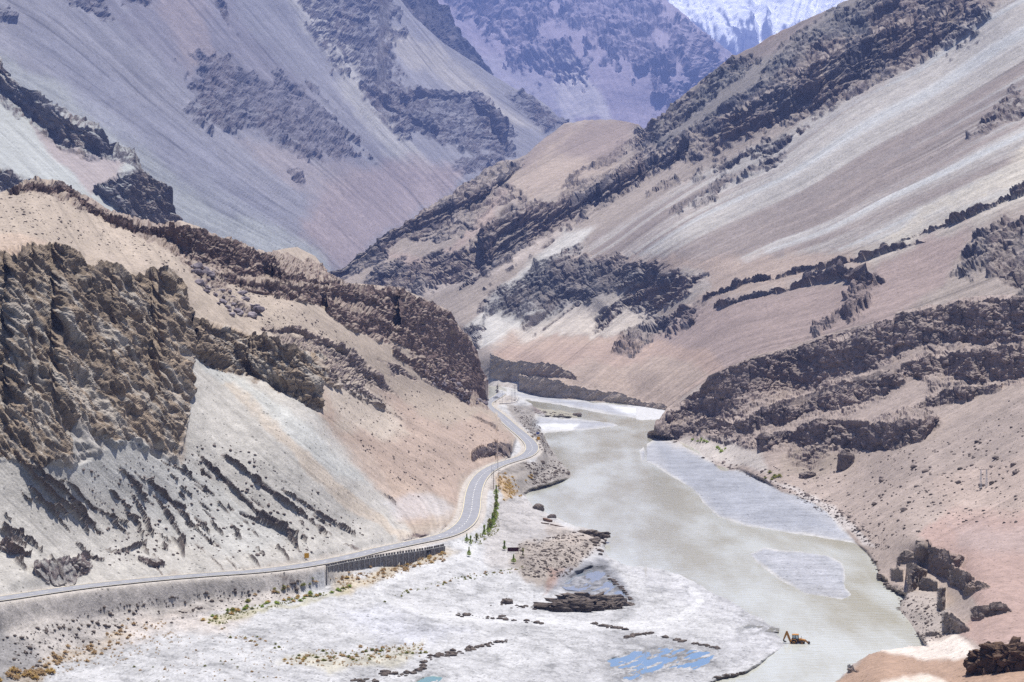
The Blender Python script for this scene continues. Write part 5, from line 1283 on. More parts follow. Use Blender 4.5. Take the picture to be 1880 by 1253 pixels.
# ---- low wall round the far platform
M_PAR = flat_mat("pale_plaster", (0.55, 0.52, 0.48), 0.9, var=0.15)
ppts = [PZ(x, y, 12.2) for x, y in ((917, 741.5), (925, 741.5), (934, 741), (942, 740), (948, 737.5), (950, 733.5), (949, 730))]
pw = dense(chaikin(ppts, 2), 1.0)
e = empty("parapet_wall", (pw[0, 0], pw[0, 1], 11.2)); tag(e, "low pale curved parapet wall round the far lookout platform", "wall")
bm = bmesh.new()
for i in range(len(pw) - 1):
    a, b = Vector(pw[i]), Vector(pw[i + 1]); d = b - a
    box(bm, ((a + b) / 2 - Vector((pw[0, 0], pw[0, 1], 11.2)) + Vector((0, 0, -0.35))), (d.length + 0.05, 0.35, 1.3), Matrix.Rotation(math.atan2(d.y, d.x), 3, 'Z'))
new_obj("wall_body", bm, M_PAR, e)
# ================================================================== backhoe loader in the river
M_CATY = flat_mat("machine_yellow", (0.36, 0.155, 0.02), 0.55, var=0.25, scale=3, spec=0.3)
M_TYRE = flat_mat("tyre_rubber", (0.018, 0.018, 0.019), 0.85, var=0.2, scale=6)
M_BLK = flat_mat("black_paint", (0.014, 0.014, 0.016), 0.5, var=0.2)
M_GLASS = new_mat("cab_glass")
_m, _nt, _b = M_GLASS
_b.inputs["Base Color"].default_value = (0.45, 0.58, 0.66, 1); _b.inputs["Roughness"].default_value = 0.08; _b.inputs["Alpha"].default_value = 0.45
M_GLASS = _m
def wheel(parent, x, y, r, w):
    bm = bmesh.new()
    prof = [(r * 0.56, -w / 2), (r * 0.88, -w / 2), (r, -w * 0.34), (r, w * 0.34), (r * 0.88, w / 2), (r * 0.56, w / 2)]
    seg = 22
    ring = [[bm.verts.new((math.cos(2 * math.pi * k / seg) * q, yy, math.sin(2 * math.pi * k / seg) * q)) for q, yy in prof] for k in range(seg)]
    for k in range(seg):
        for i in range(len(prof)):
            a, b = ring[k], ring[(k + 1) % seg]; j = (i + 1) % len(prof)
            bm.faces.new((a[i], a[j], b[j], b[i]))
    for k in range(seg):                                        # lugs
        an = 2 * math.pi * (k + 0.5) / seg
        box(bm, (math.cos(an) * r, (w * 0.2 if k % 2 else -w * 0.2), math.sin(an) * r), (0.10, w * 0.45, 0.05), Matrix.Rotation(-an, 3, 'Y'))
    e = new_obj("wheel", bm, M_TYRE, parent); e.location = (x, y, r)
    bm = bmesh.new(); bar(bm, (0, -w * 0.36, 0), (0, w * 0.36, 0), r * 0.56, seg=18); new_obj("rim", bm, M_CATY, e)
    bm = bmesh.new(); bar(bm, (0, -w * 0.42, 0), (0, w * 0.42, 0), r * 0.18, seg=10); new_obj("hub", bm, M_BLK, e)
    return e
dg = dz(1183, -0.25)
bp_ = P(1464.5, 1183, dg)
bh = empty("backhoe_loader", (bp_[0], bp_[1], -0.42), math.radians(-9)); tag(bh, "muddy orange yellow backhoe loader standing in the shallow river edge", "backhoe loader")
for x, r, w in ((-1.05, 0.78, 0.46), (1.15, 0.56, 0.36)):
    for sy in (-1, 1): wheel(bh, x, sy * 0.92, r, w)
# chassis and hood
bm = bmesh.new(); prism(bm, [(-1.75, 0.62), (2.0, 0.55), (2.05, 0.95), (-1.75, 1.05)], -0.42, 0.42); new_obj("chassis", bm, M_BLK, bh)
bm = bmesh.new(); prism(bm, [(0.25, 0.96), (2.05, 0.90), (2.12, 1.30), (1.95, 1.52), (0.25, 1.74)], -0.46, 0.46); hood = new_obj("hood", bm, M_CATY, bh)
bm = bmesh.new()
for k in range(5): box(bm, (2.09, 0, 0.97 + k * 0.08), (0.06, 0.6, 0.035))
new_obj("grille", bm, M_BLK, hood)
bm = bmesh.new(); bar(bm, (1.0, 0.3, 1.55), (1.0, 0.3, 2.35), 0.05); new_obj("exhaust_pipe", bm, M_BLK, hood)
for sy in (-1, 1):
    bm = bmesh.new()
    prism(bm, [(-1.85, 1.02), (-1.75, 1.5), (-1.45, 1.74), (-0.6, 1.74), (-0.22, 1.40), (-0.15, 1.02), (-0.35, 1.02), (-0.42, 1.35), (-0.7, 1.60), (-1.40, 1.60), (-1.62, 1.38), (-1.70, 1.02)], sy * 0.92 - 0.25, sy * 0.92 + 0.25); new_obj("rear_fender", bm, M_CATY, bh)
    bm = bmesh.new(); box(bm, (2.02, sy * 0.34, 1.36), (0.1, 0.18, 0.14)); new_obj("headlight", bm, M_WHT, bh)
    bm = bmesh.new(); box(bm, (0.35, sy * 0.62, 0.72), (0.6, 0.3, 0.08)); box(bm, (0.35, sy * 0.62, 0.98), (0.5, 0.3, 0.06)); new_obj("step", bm, M_BLK, bh)
# cab
cab = empty("cab", (0, 0, 0)); cab.parent = bh
bpy.data.objects.remove(cab)
bm = bmesh.new(); prism(bm, [(-1.35, 1.05), (0.28, 1.05), (0.30, 1.72), (-1.42, 1.76)], -0.70, 0.70); cab = new_obj("cab", bm, M_BLK, bh)
bm = bmesh.new(); prism(bm, [(-1.50, 2.74), (0.22, 2.74), (0.32, 2.80), (0.20, 2.92), (-1.42, 2.92), (-1.56, 2.82)], -0.78, 0.78); new_obj("roof", bm, M_CATY, cab)
for x0, x1 in ((-1.42, -1.45), (-0.62, -0.60), (0.28, 0.14)):
    for sy in (-1, 1):
        bm = bmesh.new(); bar(bm, (x0, sy * 0.68, 1.72), (x1, sy * 0.68, 2.75), 0.07, seg=6); new_obj("pillar", bm, M_BLK, cab)
for sy in (-1, 1):
    for x0, x1 in ((-1.34, -0.70), (-0.52, 0.16)):
        bm = bmesh.new(); prism(bm, [(x0, 1.77), (x1, 1.77), (x1 - 0.02, 2.70), (x0, 2.70)], sy * 0.66 - 0.01, sy * 0.66 + 0.01); new_obj("side_window", bm, M_GLASS, cab)
for nm, x in (("windscreen", 0.22), ("rear_window", -1.43)):
    bm = bmesh.new(); box(bm, (x, 0, 2.24), (0.02, 1.2, 0.92)); new_obj(nm, bm, M_GLASS, cab)
bm = bmesh.new(); box(bm, (-0.75, 0, 1.93), (0.5, 0.5, 0.14), bevel=0.04); box(bm, (-0.98, 0, 2.25), (0.14, 0.48, 0.55), bevel=0.04); new_obj("seat", bm, M_BLK, cab)
# loader arms and front bucket
for sy in (-1, 1):
    bm = bmesh.new(); prism(bm, [(0.45, 1.62), (0.60, 1.78), (2.1, 1.45), (3.02, 0.72), (2.98, 0.50), (2.80, 0.52), (1.95, 1.22), (0.55, 1.45)], sy * 0.62 - 0.07, sy * 0.62 + 0.07); new_obj("loader_arm", bm, M_CATY, bh)
    bm = bmesh.new(); bar(bm, (0.7, sy * 0.62, 1.0), (2.05, sy * 0.62, 1.25), 0.06); new_obj("lift_cylinder", bm, M_STEEL, bh)
bm = bmesh.new()
pf = [(2.86, 0.40), (2.98, 0.92), (3.10, 0.95), (3.62, 0.34), (3.66, 0.12), (3.58, 0.14), (3.40, 0.34), (3.12, 0.74), (3.06, 0.40), (3.20, 0.20), (3.62, 0.10), (3.60, 0.04), (3.05, 0.06)]
prism(bm, [(2.86, 0.40), (2.98, 0.95), (3.10, 1.00), (3.14, 0.92), (3.02, 0.50), (3.20, 0.20), (3.78, 0.10), (3.78, 0.03), (3.05, 0.06)], -1.12, 1.12)
for sy in (-1, 1): prism(bm, [(2.90, 0.38), (3.02, 0.95), (3.30, 0.78), (3.74, 0.12), (3.10, 0.10)], sy * 1.09 - 0.025, sy * 1.09 + 0.025)
for k in range(8): box(bm, (3.84, -1.0 + k * 2.0 / 7, 0.06), (0.16, 0.07, 0.05))
new_obj("front_bucket", bm, M_BLK, bh)
# backhoe: kingpost, boom folded up, dipper hanging back, bucket, stabilisers
bm = bmesh.new(); box(bm, (-1.9, 0, 0.95), (0.3, 1.7, 0.35)); box(bm, (-2.12, 0, 1.05), (0.3, 0.35, 0.75)); new_obj("kingpost", bm, M_CATY, bh)
bm = bmesh.new(); prism(bm, [(-1.92, 1.0), (-2.35, 1.0), (-2.80, 2.0), (-3.20, 3.35), (-3.05, 3.70), (-2.72, 3.55), (-2.22, 2.25), (-1.86, 1.3)], -0.16, 0.16); boom = new_obj("boom", bm, M_CATY, bh)
bm = bmesh.new(); bar(bm, (-2.2, 0, 1.55), (-2.62, 0, 2.6), 0.07); new_obj("boom_cylinder", bm, M_STEEL, boom)
bm = bmesh.new(); prism(bm, [(-2.76, 3.76), (-3.20, 3.76), (-3.52, 2.95), (-4.06, 1.35), (-3.76, 1.20), (-3.06, 2.6), (-2.76, 3.3)], -0.14, 0.14); dip = new_obj("dipper", bm, M_CATY, bh)
bm = bmesh.new(); bar(bm, (-3.0, 0, 3.45), (-3.62, 0, 2.1), 0.06); new_obj("dipper_cylinder", bm, M_STEEL, dip)
bm = bmesh.new(); prism(bm, [(-3.98, 1.45), (-4.10, 1.18), (-3.92, 0.82), (-3.55, 0.66), (-3.20, 0.78), (-3.30, 0.92), (-3.60, 0.98), (-3.75, 1.25)], -0.33, 0.33)
for k in range(4): box(bm, (-3.14, -0.26 + k * 0.173, 0.80), (0.18, 0.06, 0.05))
new_obj("digging_bucket", bm, M_BLK, bh)
for sy in (-1, 1):
    bm = bmesh.new(); bar(bm, (-1.95, sy * 0.8, 1.2), (-2.0, sy * 1.0, 0.45), 0.08, seg=6); box(bm, (-2.0, sy * 1.02, 0.42), (0.4, 0.3, 0.06)); new_obj("stabiliser_leg", bm, M_CATY, bh)
bh.scale = (1.02,) * 3

# ================================================================== parked vehicle at the far bend
g = hit(911.5, 732.5)
e = empty("parked_car", (g.x, g.y, g.z + 0.05) if g else PZ(912, 732, 12), math.radians(35)); tag(e, "white car parked at the foot of the dark cliff by the far bend", "car")
M_CARW = flat_mat("white_car_paint", (0.72, 0.72, 0.70), 0.3, var=0.03, spec=0.5)
bm = bmesh.new(); prism(bm, [(-2.1, 0.35), (2.05, 0.35), (2.1, 0.75), (1.95, 0.95), (1.0, 1.05), (-2.05, 1.05), (-2.15, 0.7)], -0.85, 0.85); new_obj("body", bm, M_CARW, e)
bm = bmesh.new(); prism(bm, [(-2.0, 1.05), (0.95, 1.05), (0.35, 1.66), (-1.75, 1.70)], -0.78, 0.78); cb_ = new_obj("cabin", bm, M_CARW, e)
for sy in (-1, 1):
    for x0, x1 in ((-1.75, -0.75), (-0.65, 0.42)):
        bm = bmesh.new(); prism(bm, [(x0, 1.12), (x1 + 0.1, 1.12), (x1 - 0.12, 1.55), (x0 + 0.06, 1.58)], sy * 0.79 - 0.01, sy * 0.79 + 0.01); new_obj("window", bm, M_BLK, cb_)
bm = bmesh.new(); bm.faces.new([bm.verts.new(v) for v in ((0.93, -0.7, 1.10), (0.93, 0.7, 1.10), (0.42, 0.65, 1.62), (0.42, -0.65, 1.62))]); new_obj("windscreen", bm, M_BLK, cb_)
for x in (-1.35, 1.35):
    for sy in (-1, 1):
        bm = bmesh.new(); bar(bm, (x, sy * 0.70, 0.34), (x, sy * 0.88, 0.34), 0.34, seg=14); w_ = new_obj("wheel", bm, M_TYRE, e)
        bm = bmesh.new(); bar(bm, (x, sy * 0.71, 0.34), (x, sy * 0.90, 0.34), 0.2, seg=10); new_obj("rim", bm, M_STEEL, w_)
for sy in (-1, 1):
    bm = bmesh.new(); box(bm, (2.06, sy * 0.6, 0.78), (0.08, 0.3, 0.14)); new_obj("headlight", bm, M_WHT, e)
# ================================================================== boulders, stones, shrubs, young trees
def rock_mat(name, c0, c1, scale=0.8):
    m, nt, b = new_mat(name); L = nt.links.new
    tc = N(nt, "ShaderNodeTexCoord"); oi = N(nt, "ShaderNodeObjectInfo")
    n = N(nt, "ShaderNodeTexNoise"); n.inputs["Scale"].default_value = scale; n.inputs["Detail"].default_value = 8; n.inputs["Roughness"].default_value = 0.7
    L(tc.outputs["Object"], n.inputs["Vector"])
    ad = N(nt, "ShaderNodeMath", operation='MULTIPLY_ADD'); L(oi.outputs["Random"], ad.inputs[0]); ad.inputs[1].default_value = 0.35
    sb = N(nt, "ShaderNodeMath", operation='SUBTRACT'); L(n.outputs["Fac"], sb.inputs[0]); sb.inputs[1].default_value = 0.17; L(sb.outputs[0], ad.inputs[2])
    cr = N(nt, "ShaderNodeValToRGB"); cr.color_ramp.elements[0].position = 0.25; cr.color_ramp.elements[1].position = 0.75
    cr.color_ramp.elements[0].color = (*c0, 1); cr.color_ramp.elements[1].color = (*c1, 1)
    L(ad.outputs[0], cr.inputs[0]); L(cr.outputs[0], b.inputs["Base Color"])
    b.inputs["Roughness"].default_value = 0.95; b.inputs["Specular IOR Level"].default_value = 0.1
    bp = N(nt, "ShaderNodeBump"); bp.inputs["Strength"].default_value = 0.8; bp.inputs["Distance"].default_value = 0.25 / scale
    L(n.outputs["Fac"], bp.inputs["Height"]); L(bp.outputs[0], b.inputs["Normal"])
    return m
M_BOUL = rock_mat("boulder_stone", A(96, 84, 80), A(158, 140, 130), 1.2)
M_PURP = rock_mat("mauve_stone", A(110, 98, 108), A(180, 166, 170), 1.0)
M_BRWN = rock_mat("brown_stone", A(98, 74, 56), A(160, 126, 98), 0.9)
M_EARTH = rock_mat("dark_damp_earth", A(88, 76, 68), A(146, 130, 118), 1.2)

def rock_mesh(name, dim, seed, sub=3, block=0.5, amp=0.28, mat=None, flatten=0.35):
    bm = bmesh.new(); bmesh.ops.create_icosphere(bm, subdivisions=sub, radius=1.0)
    v = np.array([tuple(x.co) for x in bm.verts])
    f = np.array([[x.index for x in q.verts] for q in bm.faces]); bm.free()
    sx = v * np.array(dim) / max(dim)
    q = sx / block + seed * 3.7
    val, crack = cells3(q[:, 0], q[:, 1], q[:, 2], seed)
    r = ridge3(q[:, 0] * 0.7, q[:, 1] * 0.7, q[:, 2] * 0.7, 4, seed + 4)
    sc = 1 + amp * ((val - 0.5) * 1.5 + (r - 0.45) * 1.3 - 0.4 * (1 - smooth(0, 0.15, crack)))
    w = v * sc[:, None]
    w = np.sign(w) * np.abs(w) ** 0.8
    w[:, 2] = np.where(w[:, 2] < -flatten, -flatten + (w[:, 2] + flatten) * 0.3, w[:, 2])
    w = w * np.array(dim)
    me = bpy.data.meshes.new(name); me.from_pydata(w.tolist(), [], f.tolist()); me.materials.append(mat or M_BOUL)
    return me
def rock_thing(name, pxy, dim, seed, label, cat="boulder", sub=3, mat=None, rz=0.0, sink=0.2, block=0.5, amp=0.28, group=None):
    g = hit(*pxy) or Vector(PZ(*pxy, 0))
    ob = bpy.data.objects.new(name, rock_mesh(name, dim, seed, sub, block, amp, mat)); COL.objects.link(ob)
    ob.location = (g.x, g.y, g.z + dim[2] * (0.35 - sink)); ob.rotation_euler = (0, 0, rz)
    return tag(ob, label, cat, group)
# rock island on the flats
c = hit(1070, 1122)
e = empty("rock_outcrop", c, 0.0); tag(e, "long dark rock outcrop rising from the white flats beside the shallow pool", "rock outcrop")
for nm, off, dim, sd_, rz in (("ridge", (1.5, 9.0, 0.9), (11.0, 2.6, 2.9), 11, -0.06), ("ridge", (-2.5, 1.5, 0.5), (10.6, 3.6, 2.2), 12, -0.03), ("shoulder", (8.5, 3.5, 0.2), (4.2, 2.6, 1.7), 13, 0.2)):
    ob = bpy.data.objects.new(nm, rock_mesh(nm, dim, sd_, 5, 0.2, 0.5, M_EARTH)); COL.objects.link(ob); ob.parent = e; ob.location = off; ob.rotation_euler = (0, 0, rz)
rock_thing("boulder", (930, 1108), (2.0, 1.6, 1.3), 21, "small dark boulder alone on the white flats left of the rock outcrop", sub=4, mat=M_EARTH)
rock_thing("boulder", (1850, 1226), (9.0, 5.0, 5.0), 22, "huge rough brown boulder on the pink terrace at the lower right corner", sub=6, mat=M_BRWN, rz=0.25, block=0.22, amp=0.34)
rock_thing("boulder", (1553, 858), (3.9, 3.6, 7.2), 23, "tall upright block of rock standing alone below the right cliffs", sub=5, rz=0.2, block=0.35, amp=0.2)
rock_thing("boulder", (988, 936), (2.4, 2.0, 2.1), 24, "pointed dark boulder at the left shore of the river", sub=4, mat=M_EARTH, rz=0.4)
rock_thing("boulder", (1013, 951), (1.7, 1.4, 1.2), 25, "grey rounded boulder at the left shore behind the flat rusty beams", sub=4)
rock_thing("shore_ledge", (1088, 984), (6.6, 2.2, 1.7), 26, "dark low rock ledge jutting from the left shore into the river", "rock ledge", sub=5, mat=M_EARTH, rz=-0.5, block=0.2, amp=0.35)
rock_thing("boulder", (1821, 889), (1.0, 0.9, 0.95), 27, "round dark boulder right of the twin lattice masts", sub=3, mat=M_EARTH)
rock_thing("boulder", (1763, 862), (1.1, 0.9, 0.7), 28, "dark boulder on the bench left of and above the twin lattice masts", sub=3, mat=M_EARTH)
rock_thing("boulder", (1059, 764), (3.2, 2.2, 1.8), 29, "black boulder at the tip of the stony spit in the far river", sub=4, mat=M_EARTH)
rock_thing("boulder", (1484, 876), (4.0, 3.0, 2.0), 30, "broken dark slab among the stones below the right cliffs", sub=4, block=0.3)
rock_thing("boulder", (1027, 833), (0.7, 0.6, 0.6), 31, "small dark boulder in the water below the sharp bend", sub=3, mat=M_EARTH)
rock_thing("boulder", (1342, 985), (0.7, 0.6, 0.5), 32, "tiny dark stone alone in the middle of the river", sub=3, mat=M_EARTH)
# rusty beams lying at the shore
M_RUST = flat_mat("rusty_steel", (0.13, 0.075, 0.05), 0.8, var=0.3, scale=4)
for (a, b, lab, hh) in (((993, 961), (1008, 963), "short rusty beam lying on the left shore", 0.35), ((1010, 965), (1036, 968), "long rusty beam lying on the left shore", 0.35), ((999, 956), (1012, 959), "dark rusty box lying on the left shore behind the beams", 0.9)):
    p0 = hit(*a); p1 = hit(*b); d = (p1 - p0); d.z = 0
    bm = bmesh.new(); L_ = d.length
    if hh > 0.5:
        box(bm, (0, 0, hh / 2), (L_, 1.2, hh), bevel=0.06); box(bm, (0, 0, hh + 0.04), (L_ * 1.03, 1.26, 0.07))
    else:
        for z in (0.03, hh): box(bm, (0, 0, z), (L_, 0.34, 0.05))
        box(bm, (0, 0, hh / 2 + 0.015), (L_, 0.06, hh - 0.085))
    ob = new_obj("steel_beam" if hh < 0.5 else "steel_box", bm, M_RUST); ob.location = (p0 + p1) / 2; ob.rotation_euler = (0, 0, math.atan2(d.y, d.x)); tag(ob, lab, "beam" if hh < 0.5 else "box")

# scattered boulders, single ones
protos = [rock_mesh("boulder", (1, 0.8, 0.65), 50 + k, 2, 0.8, 0.34, M_BOUL) for k in range(6)]
protos_p = [rock_mesh("boulder", (1, 0.75, 0.7), 60 + k, 2, 0.8, 0.36, M_PURP) for k in range(5)]
protos_e = [rock_mesh("boulder", (1, 0.8, 0.6), 70 + k, 2, 0.8, 0.34, M_EARTH) for k in range(4)]
def where_words(items, lab):
    """items: (object, px, size) of one group -> labels that tell apart size and place in the group"""
    xs = sorted(i[1] for i in items); ss = sorted(i[2] for i in items)
    for o_, x, s_ in items:
        a = "small" if s_ < ss[len(ss) // 3] else ("large" if s_ >= ss[2 * len(ss) // 3] else "middling")
        b_ = "left end" if x < xs[len(xs) // 4] else ("left half" if x < xs[len(xs) // 2] else ("right half" if x < xs[3 * len(xs) // 4] else "right end"))
        o_["label"] = a + " " + lab + ", " + b_
def in_poly(x, y, poly):
    return sd_poly(np.array([x], float), np.array([y], float), poly)[0] > 0
def scatter(poly, n, s0, s1, seed):
    r = random.Random(seed); out = []
    xs = [p[0] for p in poly]; ys = [p[1] for p in poly]; tries = 0
    while len(out) < n and tries < n * 30:
        tries += 1
        x, y = r.uniform(min(xs), max(xs)), r.uniform(min(ys), max(ys))
        if not in_poly(x, y, poly): continue
        g = hit(x, y)
        if g is None or g.z < 0.02: continue
        out.append((g, s0 * (s1 / s0) ** (r.random() ** 2.2), r.uniform(0, 6.28), r.uniform(0.8, 1.25), r.randrange(100)))
    return out
BOULD = [([(1300, 840), (1440, 850), (1560, 850), (1700, 830), (1880, 760), (1880, 880), (1760, 930), (1600, 980), (1560, 960), (1440, 905), (1330, 868)], 95, 0.5, 1.7, protos, "dark boulder lying on the stony slope of the right bank", "boulders on the right bank slope", 1),
         ([(1290, 842), (1400, 884), (1440, 900), (1540, 950), (1600, 1010), (1612, 1000), (1560, 945), (1440, 890), (1400, 872), (1310, 836)], 35, 0.5, 1.5, protos, "boulder at the water's edge of the right bank", "boulders along the right shore", 2),
         ([(345, 480), (400, 500), (470, 560), (480, 585), (420, 580), (370, 530)], 45, 0.9, 2.6, protos_p, "mauve block in the rockfall below the upper left rock band", "blocks of the rockfall on the left hill", 3),
         ([(770, 670), (830, 695), (895, 735), (905, 752), (860, 742), (800, 715)], 40, 0.9, 2.6, protos_p, "pale block of the rockfall above the far bend of the road", "blocks above the far bend", 4),
         ([(1084, 985), (1112, 990), (1114, 1022), (1095, 1018)], 12, 0.8, 1.9, protos_e, "dark rock of the cluster on the left shore below the ledge", "rocks on the left shore", 5),
         ([(965, 850), (1030, 846), (1052, 862), (1046, 876), (985, 896), (960, 880)], 40, 0.5, 1.3, protos_e, "dark stone of the riprap below the sharp bend", "riprap stones below the bend", 6)]
for poly, n, s0, s1, pr, lab, grp, sd_ in BOULD:
    items = []
    for g, s_, rz, st_, k in scatter(poly, n, s0, s1, sd_):
        ob = bpy.data.objects.new("boulder", pr[k % len(pr)]); COL.objects.link(ob)
        ob.location = (g.x, g.y, g.z + s_ * 0.12); ob.scale = (s_, s_ * st_, s_ * random.uniform(0.75, 1.1)); ob.rotation_euler = (random.uniform(-.3, .3), random.uniform(-.3, .3), rz)
        tag(ob, lab, "boulder", grp); items.append((ob, g.x / g.y, s_))
    where_words(items, lab)
# loose stones: uncountable, one object per area
ico = bmesh.new(); bmesh.ops.create_icosphere(ico, subdivisions=1, radius=1.0)
IV = np.array([tuple(v.co) for v in ico.verts]); IF = np.array([[v.index for v in f.verts] for f in ico.faces]); ico.free()
def stones(name, polys, n, s0, s1, mat, seed):
    r = np.random.default_rng(seed); V = []; Fc = []; base = 0
    for poly, share in polys:
        for g, s_, rz, st_, k in scatter(poly, int(n * share), s0, s1, seed + len(V)):
            v = IV * (1 + r.uniform(-0.35, 0.35, (len(IV), 1))) * np.array([s_, s_ * st_, s_ * r.uniform(0.5, 0.85)])
            c_, s2 = math.cos(rz), math.sin(rz)
            v = np.stack([v[:, 0] * c_ - v[:, 1] * s2 + g.x, v[:, 0] * s2 + v[:, 1] * c_ + g.y, v[:, 2] + g.z + 0.1 * s_], 1)
            V.append(v); Fc.append(IF + base); base += len(IV)
    o_ = mesh_from(name, np.concatenate(V), np.concatenate(Fc), mat, smooth_shade=False)
    return tag(o_, kind="stuff")
stones("loose_stones", [([(1250, 830), (1440, 845), (1700, 820), (1880, 720), (1880, 960), (1700, 980), (1600, 1000), (1440, 905)], 0.6), ([(1290, 840), (1440, 900), (1560, 975), (1600, 1010), (1640, 1010), (1560, 940), (1440, 885)], 0.25), ([(1650, 1090), (1720, 1100), (1760, 1160), (1690, 1185), (1655, 1140)], 0.15)], 1500, 0.18, 0.75, M_BOUL, 301)
stones("hillside_stones", [([(330, 450), (500, 540), (640, 620), (700, 700), (560, 620), (420, 580)], 0.25), ([(600, 700), (760, 700), (940, 800), (860, 860), (760, 920), (640, 800)], 0.4), ([(150, 860), (420, 800), (700, 980), (560, 1020), (200, 1040)], 0.35), ([(-20, 370), (80, 350), (330, 470), (340, 500), (100, 440), (-20, 440)], 0.25)], 1500, 0.2, 0.75, M_BOUL, 302)
stones("gravel_stones", [([(950, 1000), (1060, 975), (1105, 1000), (1040, 1060), (960, 1060)], 0.3), ([(940, 745), (985, 770), (1000, 805), (1020, 842), (990, 825), (955, 775)], 0.25), ([(960, 850), (1035, 845), (1050, 865), (985, 898)], 0.2), ([(980, 752), (1060, 762), (1040, 768), (990, 764)], 0.08), ([(-20, 1180), (200, 1110), (560, 1065), (540, 1090), (250, 1160), (60, 1250)], 0.17)], 2600, 0.16, 0.8, M_EARTH, 303)
# broken edges of the silt banks on the flats
def clods(name, lines, mat, seed):
    r = random.Random(seed); V = []; Fc = []; base = 0
    for ln, w, n in lines:
        q = dense(np.array(ln, float), 1.0)
        for k in range(n):
            x, y = q[r.randrange(len(q))]
            g = hit(x + r.gauss(0, 1.5), y + r.gauss(0, w))
            if g is None: continue
            s_ = r.uniform(0.2, 1.0) ** 2 * 0.75 + 0.1
            v = IV * (1 + np.random.default_rng(k).uniform(-0.4, 0.4, (len(IV), 1))) * np.array([s_ * 1.5, s_ * 1.1, s_ * 0.8]); rz = r.uniform(-0.5, 0.5)
            v = np.stack([v[:, 0] * math.cos(rz) - v[:, 1] * math.sin(rz) + g.x, v[:, 0] * math.sin(rz) + v[:, 1] * math.cos(rz) + g.y, v[:, 2] + g.z + 0.05], 1)
            V.append(v); Fc.append(IF + base); base += len(IV)
    return tag(mesh_from(name, np.concatenate(V), np.concatenate(Fc), mat, smooth_shade=False), kind="stuff")
clods("bank_clods", [([(690, 1236), (740, 1240), (775, 1228), (780, 1212), (800, 1205), (850, 1198), (880, 1188), (932, 1178)], 2.2, 150), ([(640, 1250), (700, 1252)], 2, 25), ([(1083, 1144), (1110, 1150), (1150, 1156)], 1.0, 45), ([(1146, 1172), (1170, 1166), (1198, 1164)], 1.2, 40), ([(840, 1130), (900, 1134), (960, 1140), (1000, 1146)], 1.5, 50),
                     ([(1118, 1060), (1140, 1080), (1160, 1104)], 1.0, 40), ([(1310, 1246), (1340, 1242), (1366, 1234)], 1.0, 30), ([(1200, 1166), (1260, 1180), (1320, 1192)], 0.8, 30), ([(900, 1110), (1000, 1118)], 2, 15), ([(1600, 1010), (1612, 1046), (1618, 1064), (1650, 1095), (1650, 1130), (1690, 1180)], 2.5, 70), ([(1196, 802), (1240, 812)], 1.5, 20)], M_EARTH, 304)

# ---- dry shrubs and tufts
def leaf_mat(name, c0, c1):
    m, nt, b = new_mat(name); L = nt.links.new
    oi = N(nt, "ShaderNodeObjectInfo"); ge = N(nt, "ShaderNodeNewGeometry")
    ad = N(nt, "ShaderNodeMath", operation='ADD'); L(oi.outputs["Random"], ad.inputs[0]); L(ge.outputs["Random Per Island"], ad.inputs[1])
    ml = N(nt, "ShaderNodeMath", operation='MULTIPLY'); L(ad.outputs[0], ml.inputs[0]); ml.inputs[1].default_value = 0.5
    cr = N(nt, "ShaderNodeValToRGB"); cr.color_ramp.elements[0].color = (*c0, 1); cr.color_ramp.elements[1].color = (*c1, 1); L(ml.outputs[0], cr.inputs[0]); L(cr.outputs[0], b.inputs["Base Color"])
    b.inputs["Roughness"].default_value = 0.9; b.inputs["Specular IOR Level"].default_value = 0.1
    tr_ = N(nt, "ShaderNodeBsdfTranslucent"); mx_ = N(nt, "ShaderNodeMixShader"); mx_.inputs[0].default_value = 0.45
    L(cr.outputs[0], tr_.inputs["Color"]); L(b.outputs[0], mx_.inputs[1]); L(tr_.outputs[0], mx_.inputs[2])
    L(mx_.outputs[0], [n_ for n_ in nt.nodes if n_.type == 'OUTPUT_MATERIAL'][0].inputs["Surface"])
    return m
M_STRAW = leaf_mat("straw_leaves", (0.36, 0.24, 0.12), (0.58, 0.44, 0.26)); M_OCHRE = leaf_mat("ochre_leaves", (0.42, 0.28, 0.10), (0.62, 0.47, 0.20))
M_OLIVE = leaf_mat("olive_leaves", (0.14, 0.16, 0.035), (0.34, 0.32, 0.09)); M_GREEN = leaf_mat("green_leaves", (0.19, 0.27, 0.04), (0.38, 0.45, 0.10)); M_BARK = flat_mat("grey_bark", (0.16, 0.13, 0.10), 0.9)
def tuft_mesh(seed, n=70, mat=None):
    r = random.Random(seed); v = []; f = []
    for k in range(n):
        a = r.uniform(0, 6.283); el = math.asin(r.uniform(0.15, 1.0)); L_ = r.uniform(0.65, 1.05); w = r.uniform(0.05, 0.10)
        d = Vector((math.cos(a) * math.cos(el), math.sin(a) * math.cos(el), math.sin(el))); s = Vector((-math.sin(a), math.cos(a), 0)) * w
        b0 = d * 0.25 * L_; m0 = d * 0.7 * L_ + Vector((0, 0, 0.03)); t = d * L_ - Vector((0, 0, 0.06))
        i = len(v); v += [tuple(b0 - s * .6), tuple(b0 + s * .6), tuple(m0 + s * 1.3), tuple(t), tuple(m0 - s * 1.3)]; f += [(i, i + 1, i + 2, i + 3, i + 4)]
    me = bpy.data.meshes.new("shrub"); me.from_pydata(v, [], f); me.materials.append(mat); return me
tufts = {k: [tuft_mesh(900 + 10 * i + j, 70, m_) for j in range(3)] for i, (k, m_) in enumerate((("straw", M_STRAW), ("ochre", M_OCHRE), ("olive", M_OLIVE), ("green", M_GREEN)))}
